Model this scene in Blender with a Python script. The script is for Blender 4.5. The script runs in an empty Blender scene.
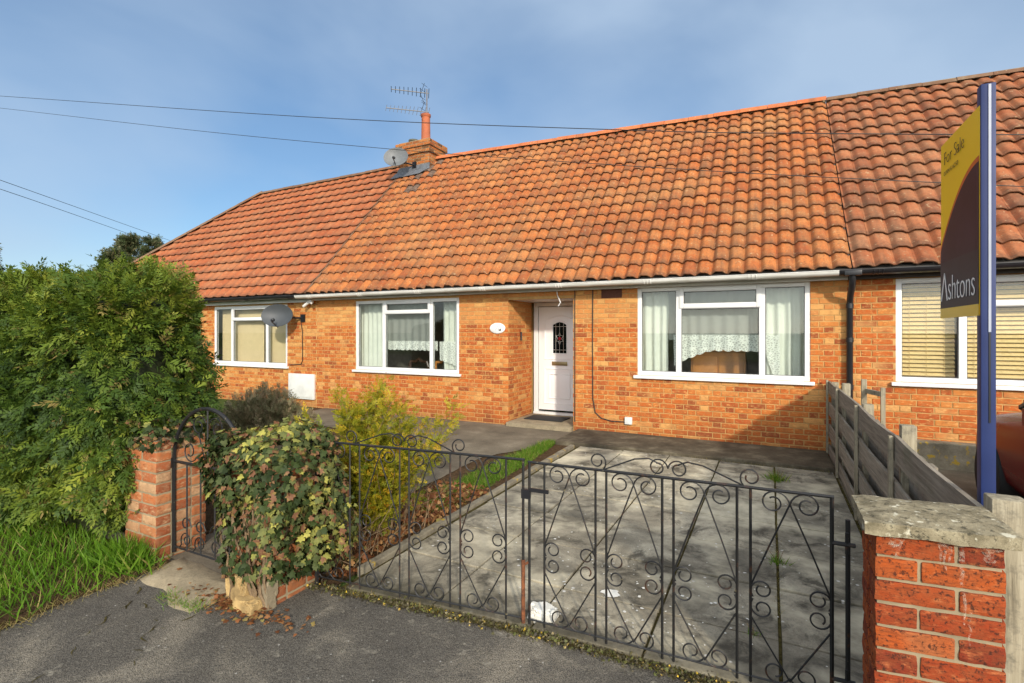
import bpy, bmesh, math, random
import numpy as np
from mathutils import Vector, Matrix, noise
random.seed(7); RNG = np.random.default_rng(7)
R = math.radians
SC = bpy.context.scene
COL = SC.collection

# ------------------------------------------------------------------ helpers
def tag(o, label=None, cat=None, group=None, kind=None):
    if label: o['label'] = label
    if cat: o['category'] = cat
    if group: o['group'] = group
    if kind: o['kind'] = kind
    return o

def empty(name, loc=(0, 0, 0), label=None, cat=None, group=None):
    o = bpy.data.objects.new(name, None); COL.objects.link(o)
    o.location = loc; o.empty_display_size = .1
    return tag(o, label, cat, group)

def link_mesh(name, me, mat=None, parent=None, loc=None):
    o = bpy.data.objects.new(name, me); COL.objects.link(o)
    if mat:
        for m in (mat if isinstance(mat, (list, tuple)) else [mat]): me.materials.append(m)
    if loc: o.location = loc
    if parent is not None:
        o.parent = parent
        # vertices are given in world space: undo the parent's own location
        p = parent; off = Vector((0, 0, 0))
        while p is not None:
            off += p.location; p = p.parent
        o.location = -off
    return o

class MB:
    def __init__(s): s.v = []; s.f = []; s.mi = []; s.t = []; s.cm = 0; s.ct = 0.0
    def add(s, vs, fs):
        b = len(s.v); s.v += [tuple(p) for p in vs]; s.t += [s.ct]*len(vs)
        s.f += [tuple(b+i for i in f) for f in fs]; s.mi += [s.cm]*len(fs)
        return s
    def box(s, x0, x1, y0, y1, z0, z1, rz=0, c=None, bev=0.0):
        if bev <= 0:
            vs = [(x, y, z) for z in (z0, z1) for y in (y0, y1) for x in (x0, x1)]
            fs = [(0,2,3,1),(4,5,7,6),(0,1,5,4),(2,6,7,3),(0,4,6,2),(1,3,7,5)]
        else:
            vs, fs = bev_box(x0, x1, y0, y1, z0, z1, bev)
        if rz:
            cx, cy = c if c else ((x0+x1)/2, (y0+y1)/2); ca, sa = math.cos(rz), math.sin(rz)
            vs = [(cx+(x-cx)*ca-(y-cy)*sa, cy+(x-cx)*sa+(y-cy)*ca, z) for x, y, z in vs]
        return s.add(vs, fs)
    def obox(s, o, ax, ay, az, sx, sy, sz):
        o = Vector(o); ax, ay, az = Vector(ax), Vector(ay), Vector(az)
        vs = [o+ax*(x*sx)+ay*(y*sy)+az*(z*sz) for z in (-.5, .5) for y in (-.5, .5) for x in (-.5, .5)]
        return s.add(vs, [(0,2,3,1),(4,5,7,6),(0,1,5,4),(2,6,7,3),(0,4,6,2),(1,3,7,5)])
    def quad(s, a, b, c, d): return s.add([a, b, c, d], [(0, 1, 2, 3)])
    def tube(s, pts, r, n=6, caps=True):
        pts = [Vector(p) for p in pts]; m = len(pts)
        rs = r if isinstance(r, (list, tuple)) else [r]*m
        T = []
        for i in range(m):
            a = pts[max(i-1, 0)]; b = pts[min(i+1, m-1)]; d = b-a
            T.append(d.normalized() if d.length > 1e-9 else Vector((0, 0, 1)))
        u = T[0].orthogonal().normalized(); vs = []
        for i in range(m):
            u = (u - T[i]*u.dot(T[i]))
            u = u.normalized() if u.length > 1e-6 else T[i].orthogonal().normalized()
            w = T[i].cross(u)
            for k in range(n):
                a = 2*math.pi*(k+.5)/n
                vs.append(pts[i]+(u*math.cos(a)+w*math.sin(a))*rs[i])
        fs = []
        for i in range(m-1):
            for k in range(n):
                k2 = (k+1) % n
                fs.append((i*n+k, i*n+k2, (i+1)*n+k2, (i+1)*n+k))
        if caps: fs.append(tuple(range(n-1, -1, -1))); fs.append(tuple((m-1)*n+k for k in range(n)))
        return s.add(vs, fs)
    def lathe(s, o, prof, n=16, axis=(0, 0, 1), sx=1., sy=1.):
        o = Vector(o); az = Vector(axis).normalized(); ax = az.orthogonal().normalized(); ay = az.cross(ax); vs = []
        for r, z in prof:
            for k in range(n):
                a = 2*math.pi*k/n
                vs.append(o+ax*(r*math.cos(a)*sx)+ay*(r*math.sin(a)*sy)+az*z)
        fs = []
        for i in range(len(prof)-1):
            for k in range(n):
                k2 = (k+1) % n
                fs.append((i*n+k, i*n+k2, (i+1)*n+k2, (i+1)*n+k))
        fs.append(tuple(range(n-1, -1, -1))); fs.append(tuple((len(prof)-1)*n+k for k in range(n)))
        return s.add(vs, fs)
    def prism(s, poly, d):           # poly: 3D points of one face, d: extrusion vector
        n = len(poly); d = Vector(d); p = [Vector(q) for q in poly]
        vs = p+[q+d for q in p]
        fs = [tuple(range(n)), tuple(range(2*n-1, n-1, -1))]
        fs += [(i, n+i, n+(i+1) % n, (i+1) % n) for i in range(n)]
        return s.add(vs, fs)
    def build(s, name, mat, parent=None, smooth=False, fixn=True):
        me = bpy.data.meshes.new(name); me.from_pydata(s.v, [], s.f)
        me.polygons.foreach_set('material_index', s.mi)
        if any(s.t):
            a = me.attributes.new('tint', 'FLOAT', 'POINT'); a.data.foreach_set('value', s.t)
        if fixn:
            bm = bmesh.new(); bm.from_mesh(me); bmesh.ops.recalc_face_normals(bm, faces=bm.faces); bm.to_mesh(me); bm.free()
        if smooth:
            me.polygons.foreach_set('use_smooth', [True]*len(me.polygons))
            if smooth != 'all': me.set_sharp_from_angle(angle=R(38))
        me.update()
        return link_mesh(name, me, mat, parent)

def bev_box(x0, x1, y0, y1, z0, z1, b):
    bm = bmesh.new(); bmesh.ops.create_cube(bm, size=1)
    for v in bm.verts:
        v.co = Vector(((x0+x1)/2+v.co.x*(x1-x0), (y0+y1)/2+v.co.y*(y1-y0), (z0+z1)/2+v.co.z*(z1-z0)))
    bmesh.ops.bevel(bm, geom=bm.edges[:], offset=b, segments=2, affect='EDGES', profile=.6)
    bm.verts.index_update()
    vs = [v.co.copy() for v in bm.verts]; fs = [[v.index for v in f.verts] for f in bm.faces]; bm.free()
    return vs, fs

def scatter(name, tv, tf, mats, locs, tint, mat, parent=None):
    """one mesh holding N copies of a small leaf template"""
    tv = np.asarray(tv, float); N = len(locs); k = len(tf[0]); F = len(tf)
    if tv.ndim == 2: tv = tv[None]
    M = tv.shape[1]; V = np.einsum('nij,nmj->nmi', mats, tv[RNG.integers(0, len(tv), N)])+locs[:, None, :]
    idx = (np.asarray(tf)[None]+(np.arange(N)*M)[:, None, None]).reshape(-1)
    me = bpy.data.meshes.new(name)
    me.vertices.add(N*M); me.vertices.foreach_set('co', V.reshape(-1).astype(np.float32))
    me.loops.add(len(idx)); me.loops.foreach_set('vertex_index', idx.astype(np.int32))
    me.polygons.add(N*F); me.polygons.foreach_set('loop_start', (np.arange(N*F)*k).astype(np.int32))
    a = me.attributes.new('tint', 'FLOAT', 'POINT')
    a.data.foreach_set('value', np.repeat(tint, M).astype(np.float32))
    me.update(calc_edges=True)
    return link_mesh(name, me, mat, parent)

def frames(axis, up, scale):
    """(N,3,3): template +Y goes along axis, +Z along the part of up square to it"""
    y = axis/np.linalg.norm(axis, axis=1, keepdims=True)
    x = np.cross(y, up); x /= np.maximum(np.linalg.norm(x, axis=1, keepdims=True), 1e-6)
    z = np.cross(x, y)
    return np.stack([x, y, z], axis=2)*np.asarray(scale).reshape(-1, 1, 1)

def rnd_dirs(n): 
    d = RNG.normal(size=(n, 3)); return d/np.linalg.norm(d, axis=1, keepdims=True)

# ------------------------------------------------------------------ materials
class NT:
    def __init__(s, name):
        s.m = bpy.data.materials.new(name); s.m.use_nodes = True; s.t = s.m.node_tree
        for n in list(s.t.nodes): s.t.nodes.remove(n)
        s.out = s.n('ShaderNodeOutputMaterial')
    def n(s, typ, **kw):
        nd = s.t.nodes.new(typ)
        for k, v in kw.items(): setattr(nd, k, v)
        return nd
    def l(s, a, b): s.t.links.new(a, b)
    def set(s, sock, v):
        if hasattr(v, 'is_output') or isinstance(v, bpy.types.NodeSocket): s.l(v, sock)
        else: sock.default_value = v
    def coord(s, scale=(1, 1, 1), kind='Object', loc=(0, 0, 0)):
        c = s.n('ShaderNodeTexCoord'); m = s.n('ShaderNodeMapping'); m.inputs['Scale'].default_value = scale; m.inputs['Location'].default_value = loc
        s.l(c.outputs[kind], m.inputs[0]); return m.outputs[0]
    def noise(s, scale, detail=4, rough=.55, vec=None, dist=0):
        n = s.n('ShaderNodeTexNoise'); n.inputs['Scale'].default_value = scale; n.inputs['Detail'].default_value = detail
        n.inputs['Roughness'].default_value = rough; n.inputs['Distortion'].default_value = dist
        s.l(vec if vec is not None else s.coord(), n.inputs['Vector']); return n.outputs[0]
    def vor(s, scale, vec=None, feature='F1', out=0):
        n = s.n('ShaderNodeTexVoronoi', feature=feature); n.inputs['Scale'].default_value = scale
        s.l(vec if vec is not None else s.coord(), n.inputs['Vector']); return n.outputs[out]
    def ramp(s, fac, stops, interp='LINEAR'):
        r = s.n('ShaderNodeValToRGB'); r.color_ramp.interpolation = interp; e = r.color_ramp.elements
        f4 = lambda c: (c, c, c, 1) if isinstance(c, (int, float)) else (*c, 1)
        e.remove(e[1]); e[0].position = stops[0][0]; e[0].color = f4(stops[0][1])
        for p, c in stops[1:]: e.new(p).color = f4(c)
        s.l(fac, r.inputs[0]); return r.outputs[0]
    def mix(s, fac, a, b, mode='MIX'):
        m = s.n('ShaderNodeMix', data_type='RGBA', blend_type=mode)
        s.set(m.inputs[0], fac)
        for sock, v in ((m.inputs[6], a), (m.inputs[7], b)):
            if isinstance(v, tuple) and len(v) == 3: v = (*v, 1)
            s.set(sock, v)
        return m.outputs[2]
    def math(s, op, a, b=0., clamp=False):
        m = s.n('ShaderNodeMath', operation=op, use_clamp=clamp); s.set(m.inputs[0], a); s.set(m.inputs[1], b); return m.outputs[0]
    def attr(s, name='tint'): return s.n('ShaderNodeAttribute', attribute_name=name).outputs['Fac']
    def island(s): return s.n('ShaderNodeNewGeometry').outputs['Random Per Island']
    def pos(s):
        p = s.n('ShaderNodeSeparateXYZ'); s.l(s.n('ShaderNodeNewGeometry').outputs['Position'], p.inputs[0]); return p.outputs
    def bump(s, h, strength=.3, dist=.01, prev=None):
        b = s.n('ShaderNodeBump'); b.inputs['Strength'].default_value = strength; b.inputs['Distance'].default_value = dist
        s.l(h, b.inputs['Height'])
        if prev is not None: s.l(prev, b.inputs['Normal'])
        return b.outputs[0]
    def done(s, col, rough=.8, normal=None, metal=0., spec=.5, coat=0.):
        p = s.n('ShaderNodeBsdfPrincipled')
        if isinstance(col, tuple) and len(col) == 3: col = (*col, 1)
        s.set(p.inputs['Base Color'], col); s.set(p.inputs['Roughness'], rough); p.inputs['Metallic'].default_value = metal
        p.inputs['Specular IOR Level'].default_value = spec; p.inputs['Coat Weight'].default_value = coat
        if normal is not None: s.l(normal, p.inputs['Normal'])
        s.l(p.outputs[0], s.out.inputs[0]); return s.m
    def leaf(s, col, trans=.35, rough=.6, spec=.3):
        p = s.n('ShaderNodeBsdfPrincipled'); s.l(col, p.inputs['Base Color']); p.inputs['Roughness'].default_value = rough
        p.inputs['Specular IOR Level'].default_value = spec
        t = s.n('ShaderNodeBsdfTranslucent'); s.l(col, t.inputs[0]); m = s.n('ShaderNodeMixShader'); m.inputs[0].default_value = trans
        s.l(p.outputs[0], m.inputs[1]); s.l(t.outputs[0], m.inputs[2]); s.l(m.outputs[0], s.out.inputs[0]); return s.m

M = {}
def plain(name, col, rough=.5, metal=0., spec=.5, var=.12, scale=6., bump=0.):
    n = NT(name); v = n.noise(scale, 5)
    c = n.mix(n.ramp(v, [(.3, 0.), (.7, 1.)]), tuple(x*(1-var) for x in col), tuple(min(1, x*(1+var)) for x in col))
    M[name] = n.done(c, rough, n.bump(n.noise(scale*14, 3), bump, .002) if bump else None, metal, spec); return M[name]

def mk_brick(name, stops, pale, palefac, speck=.0, bumpd=.003, bandz=None):
    n = NT(name); isl = n.island()
    c = n.ramp(isl, stops, 'CONSTANT')
    # whole groups of bricks weather alike, and each brick is mottled
    big = n.noise(1.1, 4)
    wn = n.n('ShaderNodeTexWhiteNoise', noise_dimensions='1D'); n.l(n.math('MULTIPLY', isl, 917.3), wn.inputs['W'])
    pf = n.math('ADD', wn.outputs[0], n.math('MULTIPLY', n.math('SUBTRACT', big, .5), .9))
    pf = n.ramp(pf, [(palefac, 0.), (min(1, palefac+.12), 1.)])
    c = n.mix(n.math('MULTIPLY', pf, .75), c, pale)
    mot = n.noise(28, 6, .65)
    c = n.mix(n.ramp(mot, [(.42, 0.), (.72, .55)]), c, tuple(x*.55 for x in pale))
    c = n.mix(n.ramp(n.noise(11, 5, .6), [(.5, 0.), (.75, .5)]), c, (.2, .055, .02))
    c = n.mix(n.ramp(n.noise(1., 5, .7, vec=n.coord((16, 16, 42))), [(.54, 0.), (.66, .62)]), c, tuple(min(1, x*1.15) for x in pale))
    c = n.mix(n.ramp(n.noise(1., 4, .7, vec=n.coord((22, 22, 60), loc=(3, 8, 1))), [(.58, 0.), (.70, .6)]), c, (.16,.045,.018))
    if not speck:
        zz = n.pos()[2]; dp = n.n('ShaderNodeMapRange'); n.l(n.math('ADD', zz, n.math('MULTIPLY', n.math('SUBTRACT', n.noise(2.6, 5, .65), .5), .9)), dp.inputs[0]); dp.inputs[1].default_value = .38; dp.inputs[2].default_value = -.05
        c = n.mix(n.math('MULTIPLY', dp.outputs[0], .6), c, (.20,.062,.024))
    if bandz:
        z = n.pos()[2]; b = n.ramp(n.math('ADD', z, n.math('MULTIPLY', n.math('SUBTRACT', big, .5), .12)), [(0, 0.), (1, 1.)])
        m = n.n('ShaderNodeMapRange'); n.l(z, m.inputs[0]); m.inputs[1].default_value = bandz; m.inputs[2].default_value = bandz+.02
        c = n.mix(n.math('MULTIPLY', m.outputs[0], .38), c, pale)
    if speck:
        sp = n.ramp(n.noise(75, 3, .7), [(.54, 0.), (.64, speck)]); c = n.mix(sp, c, (.035, .015, .01))
        st = n.noise(1., 6, .7, vec=n.coord((30, 30, 160)))
        c = n.mix(n.ramp(st, [(.5, 0.), (.62, .5*speck)]), c, (.06, .02, .012))
    nb_ = n.bump(n.noise(60, 6, .65), .6, bumpd)
    if speck: nb_ = n.bump(n.noise(1., 6, .75, vec=n.coord((35, 35, 190))), .7, .004, nb_)
    M[name] = n.done(c, .9, nb_, spec=.2); return M[name]

O1, O2, O3, O4, O5 = (.46,.108,.022), (.50,.138,.028), (.40,.082,.020), (.54,.19,.045), (.28,.058,.019)
mk_brick('house_brick', [(0, O1), (.28, O2), (.5, O3), (.66, O4), (.78, O1), (.9, O5)], (.66,.36,.12), .78, bandz=1.72)
mk_brick('left_brick', [(0, O2), (.28, O4), (.5, O1), (.66, O4), (.8, O3), (.94, O5)], (.67,.37,.125), .68)
mk_brick('right_brick', [(0, O1), (.28, O2), (.5, O3), (.66, O1), (.86, O4), (.93, O5)], (.64,.36,.13), .86)
mk_brick('pillar_brick', [(0, (.28,.044,.012)), (.3, (.39,.078,.015)), (.55, (.20,.030,.012)), (.8, (.32,.058,.014))], (.42,.14,.05), .97, speck=.85, bumpd=.004)
mk_brick('garden_brick', [(0, (.36,.10,.035)), (.3, (.43,.135,.045)), (.55, (.30,.08,.03)), (.8, (.45,.17,.065))], (.5,.33,.18), .8, bumpd=.005)
mk_brick('chimney_brick', [(0, (.38,.11,.030)), (.3, (.44,.15,.042)), (.6, (.26,.075,.025)), (.85, (.11,.045,.022))], (.46,.26,.09), .92)

def mk_mortar(name, col):
    n = NT(name); c = n.mix(n.ramp(n.noise(9, 6), [(.35, 0.), (.7, 1.)]), tuple(x*.72 for x in col), col)
    M[name] = n.done(c, .95, n.bump(n.noise(120, 4), .5, .002), spec=.1)
mk_mortar('mortar', (.56,.33,.125)); mk_mortar('pillar_mortar', (.33,.265,.165)); mk_mortar('plaster', (.55,.50,.42))

def mk_tile(name, stops, lichen, lf, grime):
    n = NT(name); c = n.ramp(n.island(), stops)
    c = n.mix(n.ramp(n.noise(9, 6, .7), [(.45, 0.), (.8, .55)]), c, lichen)
    c = n.mix(n.ramp(n.noise(.8, 4, .6), [(.48, 0.), (.75, lf)]), c, lichen)
    c = n.mix(n.ramp(n.noise(45, 5, .75), [(.50, 0.), (.70, grime)]), c, (.07,.05,.035))
    c = n.mix(n.ramp(n.noise(1., 5, .6, vec=n.coord((7, .9, .9))), [(.5, 0.), (.72, .55)]), c, (.13,.075,.04))
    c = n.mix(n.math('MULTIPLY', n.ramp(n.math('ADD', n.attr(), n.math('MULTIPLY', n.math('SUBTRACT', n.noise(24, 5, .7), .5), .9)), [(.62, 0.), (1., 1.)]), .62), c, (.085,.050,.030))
    c = n.mix(n.ramp(n.noise(19, 4, .6, vec=n.coord(loc=(7, 3, 1))), [(.62, 0.), (.7, .6)]), c, (.50,.36,.2))
    M[name] = n.done(c, .85, n.bump(n.noise(70, 5), .35, .003), spec=.25); return M[name]
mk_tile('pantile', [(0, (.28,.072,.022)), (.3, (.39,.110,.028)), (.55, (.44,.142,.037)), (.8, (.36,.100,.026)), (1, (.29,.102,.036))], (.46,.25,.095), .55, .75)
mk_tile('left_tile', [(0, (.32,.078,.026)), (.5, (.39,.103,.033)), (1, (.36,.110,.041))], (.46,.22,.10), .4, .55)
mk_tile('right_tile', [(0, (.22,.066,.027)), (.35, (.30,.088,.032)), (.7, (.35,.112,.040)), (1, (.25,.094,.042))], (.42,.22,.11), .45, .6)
mk_tile('ridge_clay', [(0, (.48,.13,.045)), (1, (.58,.17,.06))], (.4,.2,.1), .3, .4)
mk_tile('ridge_brown', [(0, (.16,.08,.045)), (1, (.22,.11,.06))], (.25,.2,.13), .5, .5)
plain('sooty_tile', (.12,.075,.05), .9, var=.6, scale=12, bump=.3)
plain('lead', (.12,.13,.145), .55, var=.25, scale=14)
plain('upvc', (.74,.74,.72), .28, var=.02, scale=1.2)
plain('door_white', (.86,.86,.85), .3, var=.01)
plain('white_seal', (.10,.10,.10), .6)
n = NT('gutter_white'); n_ = n.noise(3, 5, .6, vec=n.coord((.6, 6, 6)))
M['gutter_white'] = n.done(n.mix(n.ramp(n_, [(.4, 0.), (.75, .8)]), (.72,.71,.66), (.42,.41,.34)), .4)
plain('black_plastic', (.012,.012,.014), .35, var=.2)
plain('fascia_dark', (.06,.055,.05), .7)
plain('black_rubber', (.015,.015,.015), .85, bump=.4, scale=20)
plain('brass', (.30,.24,.12), .4, metal=.6)
plain('dish_grey', (.050,.056,.060), .55, var=.1)
plain('dish_pale', (.13,.138,.142), .55, var=.15)
plain('alu', (.12,.12,.13), .4, metal=.7)
plain('rubber_cable', (.015,.014,.013), .6)
plain('terracotta', (.34,.095,.038), .8, var=.25, scale=5, bump=.3)
plain('pot_grey', (.12,.12,.09), .85, var=.3)
n = NT('paint_blue'); c = n.mix(n.ramp(n.noise(5, 5), [(.3, 0.), (.7, 1.)]), (.008,.019,.085), (.014,.029,.115))
c = n.mix(n.ramp(n.noise(1., 6, .8, vec=n.coord((60, 60, 14))), [(.66, 0.), (.72, .6)]), c, (.16,.17,.24))
M['paint_blue'] = n.done(c, .5, n.bump(n.noise(1., 4, .7, vec=n.coord((90, 90, 4))), .3, .001), spec=.3)
plain('strip_white', (.34,.36,.42), .35, var=.1)
plain('board_yellow', (1.,.64,.0), .4, var=.03)
plain('board_gold', (.80,.52,.03), .4, var=.03)
plain('board_dark', (.030,.018,.032), .5, spec=.2, var=.3, scale=5)
plain('board_red', (.55,.09,.01), .4)
plain('board_grey', (.032,.033,.042), .5, spec=.2)
plain('print_white', (.8,.8,.78), .5); plain('print_black', (.02,.02,.02), .5)
plain('meter_white', (.66,.66,.62), .55, var=.12, scale=5)
plain('plaque_white', (.82,.80,.76), .3, var=.03)
plain('wood_orange', (.50,.20,.05), .4, var=.25, scale=4)
plain('wood_dark', (.06,.028,.015), .4, var=.3)
plain('iron_grille', (.10,.035,.02), .8)
plain('lead_came', (.55,.55,.5), .4, metal=.3); plain('glass_red', (.35,.02,.03), .2); plain('glass_dark', (.008,.012,.012), .08)
plain('chalk_stone', (.72,.70,.62), .9, var=.2, scale=14, bump=.6)
plain('tyre', (.012,.012,.012), .8); plain('alloy', (.45,.46,.48), .3, metal=.8, var=.1)
plain('car_trim', (.012,.012,.013), .4); plain('car_lamp', (.55,.57,.6), .08, var=.1)
n = NT('car_red'); M['car_red'] = n.done((.17,.003,.005), .25, coat=.06, spec=.12)
n = NT('tree_bark'); M['tree_bark'] = n.done(n.ramp(n.noise(8, 6, .7, vec=n.coord((4, 4, 1))), [(.3, (.05,.035,.02)), (.7, (.16,.11,.07))]), .95, n.bump(n.noise(20, 5), .6, .01))
n = NT('ivy_stem'); M['ivy_stem'] = n.done(n.ramp(n.noise(30, 4), [(.3, (.09,.055,.028)), (.7, (.24,.165,.09))]), .9)
plain('yellow_stone', (.40,.27,.11), .95, var=.5, scale=9, bump=.8)

n = NT('iron'); v = n.noise(14, 5, .7)
c = n.mix(n.ramp(v, [(.56, 0.), (.68, .8)]), (.014,.014,.014), (.085,.035,.015))
c = n.mix(n.ramp(n.noise(38, 4, .6), [(.66, 0.), (.74, .8)]), c, (.22,.18,.09))
M['iron'] = n.done(c, .55, n.bump(n.noise(120, 3), .3, .001), metal=.2)
n = NT('rusty_iron'); M['rusty_iron'] = n.done(n.ramp(n.noise(20, 5, .7), [(.35, (.05,.018,.01)), (.65, (.24,.08,.025))]), .9)

n = NT('net_curtain'); d = n.n('ShaderNodeBsdfDiffuse'); d.inputs[0].default_value = (.78,.78,.72, 1)
t = n.n('ShaderNodeBsdfTransparent'); tl = n.n('ShaderNodeBsdfTranslucent'); tl.inputs[0].default_value = (.78,.78,.72, 1)
a = n.n('ShaderNodeMixShader'); a.inputs[0].default_value = .3; n.l(d.outputs[0], a.inputs[1]); n.l(tl.outputs[0], a.inputs[2])
b = n.n('ShaderNodeMixShader'); b.inputs[0].default_value = .52; n.l(a.outputs[0], b.inputs[1]); n.l(t.outputs[0], b.inputs[2]); n.l(b.outputs[0], n.out.inputs[0])
M['net_curtain'] = n.m
n = NT('lace'); d = n.n('ShaderNodeBsdfDiffuse'); d.inputs[0].default_value = (.86,.85,.78, 1); t = n.n('ShaderNodeBsdfTransparent')
h = n.ramp(n.vor(26, vec=n.coord((1, .2, 1.4)), feature='DISTANCE_TO_EDGE'), [(.10, .12), (.2, .5)])
b = n.n('ShaderNodeMixShader'); n.l(h, b.inputs[0]); n.l(d.outputs[0], b.inputs[1]); n.l(t.outputs[0], b.inputs[2]); n.l(b.outputs[0], n.out.inputs[0])
M['lace'] = n.m
plain('curtain_white', (.70,.70,.62), .95, var=.05); plain('curtain_cream', (.70,.52,.30), .95, var=.05)
plain('blind_tan', (.82,.58,.27), .5, var=.10, scale=30)
n = NT('window_glass'); t = n.n('ShaderNodeBsdfTransparent'); t.inputs[0].default_value = (.93,.96,.95, 1); g = n.n('ShaderNodeBsdfGlossy'); g.inputs['Roughness'].default_value = .01
lw = n.n('ShaderNodeLayerWeight'); fr = n.math('ADD', n.math('MULTIPLY', n.math('POWER', lw.outputs['Facing'], 4.), .8), .05); w = n.n('ShaderNodeMixShader'); n.l(fr, w.inputs[0]); n.l(t.outputs[0], w.inputs[1]); n.l(g.outputs[0], w.inputs[2]); n.l(w.outputs[0], n.out.inputs[0])
M['window_glass'] = n.m

# weathered boards: grain runs along the y axis of the fence
n = NT('weathered_wood'); g = n.noise(1., 7, .7, vec=n.coord((40, 2.2, 46)), dist=.5)
c = n.ramp(g, [(.25, (.09,.075,.055)), (.5, (.27,.23,.175)), (.75, (.44,.385,.30))])
c = n.mix(n.math('MULTIPLY', n.island(), .35), c, (.13,.10,.075)); c = n.mix(n.ramp(n.noise(3, 4), [(.55, 0.), (.8, .5)]), c, (.12,.13,.07))
M['weathered_wood'] = n.done(c, .9, n.bump(g, .5, .004), spec=.2)
n = NT('post_wood'); g = n.noise(1., 7, .7, vec=n.coord((46, 46, 2.6)), dist=.4)
c = n.ramp(g, [(.25, (.11,.09,.06)), (.5, (.30,.26,.18)), (.75, (.46,.41,.30))]); c = n.mix(n.ramp(n.noise(16, 5, .7), [(.52, 0.), (.7, .7)]), c, (.10,.09,.07))
M['post_wood'] = n.done(c, .9, n.bump(g, .6, .005), spec=.2)
n = NT('lichen_stone'); c = n.ramp(n.noise(14, 7, .7), [(.3, (.10,.085,.05)), (.5, (.26,.22,.14)), (.7, (.40,.35,.23))])
c = n.mix(n.ramp(n.noise(42, 5, .75), [(.55, 0.), (.62, .85)]), c, (.055,.05,.035)); c = n.mix(n.ramp(n.noise(24, 5, .6, vec=n.coord(loc=(3, 1, 4))), [(.60, 0.), (.66, .85)]), c, (.62,.58,.44))
M['lichen_stone'] = n.done(c, .95, n.bump(n.noise(45, 7, .7), .9, .008), spec=.15)
n = NT('lime_stain'); a = n.n('ShaderNodeBsdfTransparent'); d = n.n('ShaderNodeBsdfDiffuse'); d.inputs[0].default_value = (.62,.54,.42, 1)
w = n.n('ShaderNodeMixShader'); n.l(n.ramp(n.noise(70, 5, .75), [(.44, .0), (.70, .5)]), w.inputs[0]); n.l(a.outputs[0], w.inputs[1]); n.l(d.outputs[0], w.inputs[2]); n.l(w.outputs[0], n.out.inputs[0]); M['lime_stain'] = n.m

# ground surfaces
n = NT('asphalt'); base = n.ramp(n.noise(1.5, 8, .68, dist=.6), [(.32, (.050,.043,.034)), (.5, (.112,.097,.074)), (.64, (.28,.24,.175))])
grit = n.noise(120, 4, .75); c = n.mix(n.ramp(grit, [(.35, 0.), (.72, .55)]), base, (.27,.25,.215))
c = n.mix(n.ramp(n.noise(230, 2, .6, vec=n.coord(loc=(2, 5, 0))), [(.42, .85), (.52, 0.)]), c, (.022,.020,.018))
c = n.mix(n.ramp(n.noise(9, 6, .75, vec=n.coord(loc=(4, 4, 0))), [(.58, 0.), (.72, .75)]), c, (.36,.325,.25))
sp = n.ramp(n.vor(17, out=0), [(.0, 1.), (.06, 1.), (.1, 0.)]); c = n.mix(n.math('MULTIPLY', sp, n.ramp(n.noise(5), [(.45, 0.), (.6, .9)])), c, (.45,.43,.38))
mo = n.ramp(n.noise(6, 6, .7, vec=n.coord(loc=(9, 2, 0))), [(.66, 0.), (.78, .55)]); c = n.mix(mo, c, (.09,.085,.03))
hb = n.math('ADD', n.math('MULTIPLY', grit, .6), n.noise(60, 4))
M['asphalt'] = n.done(c, .92, n.bump(hb, .9, .008), spec=.25)

n = NT('path_tarmac'); c = n.ramp(n.noise(1.6, 6, .65), [(.3, (.10,.082,.057)), (.55, (.18,.15,.105)), (.75, (.30,.255,.18))])
c = n.mix(n.ramp(n.noise(90, 4, .7), [(.45, 0.), (.7, .5)]), c, (.05,.045,.04)); c = n.mix(n.ramp(n.vor(21), [(.05, .9), (.09, 0.)]), c, (.36,.33,.27))
M['path_tarmac'] = n.done(c, .93, n.bump(n.noise(80, 5), .6, .005), spec=.2)

n = NT('slab_concrete'); isl = n.island()
c = n.ramp(n.noise(2.2, 7, .68, dist=.6), [(.28, (.15,.130,.090)), (.5, (.36,.315,.225)), (.68, (.66,.59,.43))])
c = n.mix(n.math('MULTIPLY', isl, .45), c, (.11,.105,.09))
c = n.mix(n.ramp(n.noise(7, 6, .7, dist=.4), [(.5, 0.), (.72, .55)]), c, (.085,.078,.062))
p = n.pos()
# uneven staining, thicker where street-end and fence-side shade is painted into the slab colour
stain_shade = n.math('ADD', n.math('MULTIPLY', n.math('SUBTRACT', 5.0, p[1]), .17), n.math('MULTIPLY', n.math('ADD', p[0], 1.3), .16))
stain_shade = n.math('ADD', stain_shade, n.math('MULTIPLY', n.math('SUBTRACT', n.noise(1.7, 5, .6), .5), 1.3), True)
c = n.mix(n.math('MULTIPLY', stain_shade, .72), c, (.072,.064,.050))
c = n.mix(n.ramp(n.noise(110, 4, .7), [(.5, 0.), (.7, .5)]), c, (.05,.05,.045))
c = n.mix(n.ramp(n.noise(3.4, 8, .72, vec=n.coord(loc=(8, 2, 0)), dist=.8), [(.50, 0.), (.62, .82)]), c, (.050,.044,.032))
c = n.mix(n.ramp(n.noise(1.4, 5, .6, vec=n.coord(loc=(2, 9, 0))), [(.50, 0.), (.66, .75)]), c, (.66,.59,.42))
spk = n.math('MULTIPLY', n.ramp(n.vor(13, vec=n.coord((1, 1, 0))), [(.10, 1.), (.16, 0.)]), n.ramp(n.noise(3.2, 4, vec=n.coord(loc=(1, 7, 0))), [(.52, 0.), (.6, 1.)]))
c = n.mix(spk, c, (.62,.6,.54))
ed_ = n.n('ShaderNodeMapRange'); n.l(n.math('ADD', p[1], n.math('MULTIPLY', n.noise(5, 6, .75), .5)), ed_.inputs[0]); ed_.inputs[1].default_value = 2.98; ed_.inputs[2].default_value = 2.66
c = n.mix(n.math('MULTIPLY', ed_.outputs[0], .88), c, (.050,.044,.026))
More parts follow.
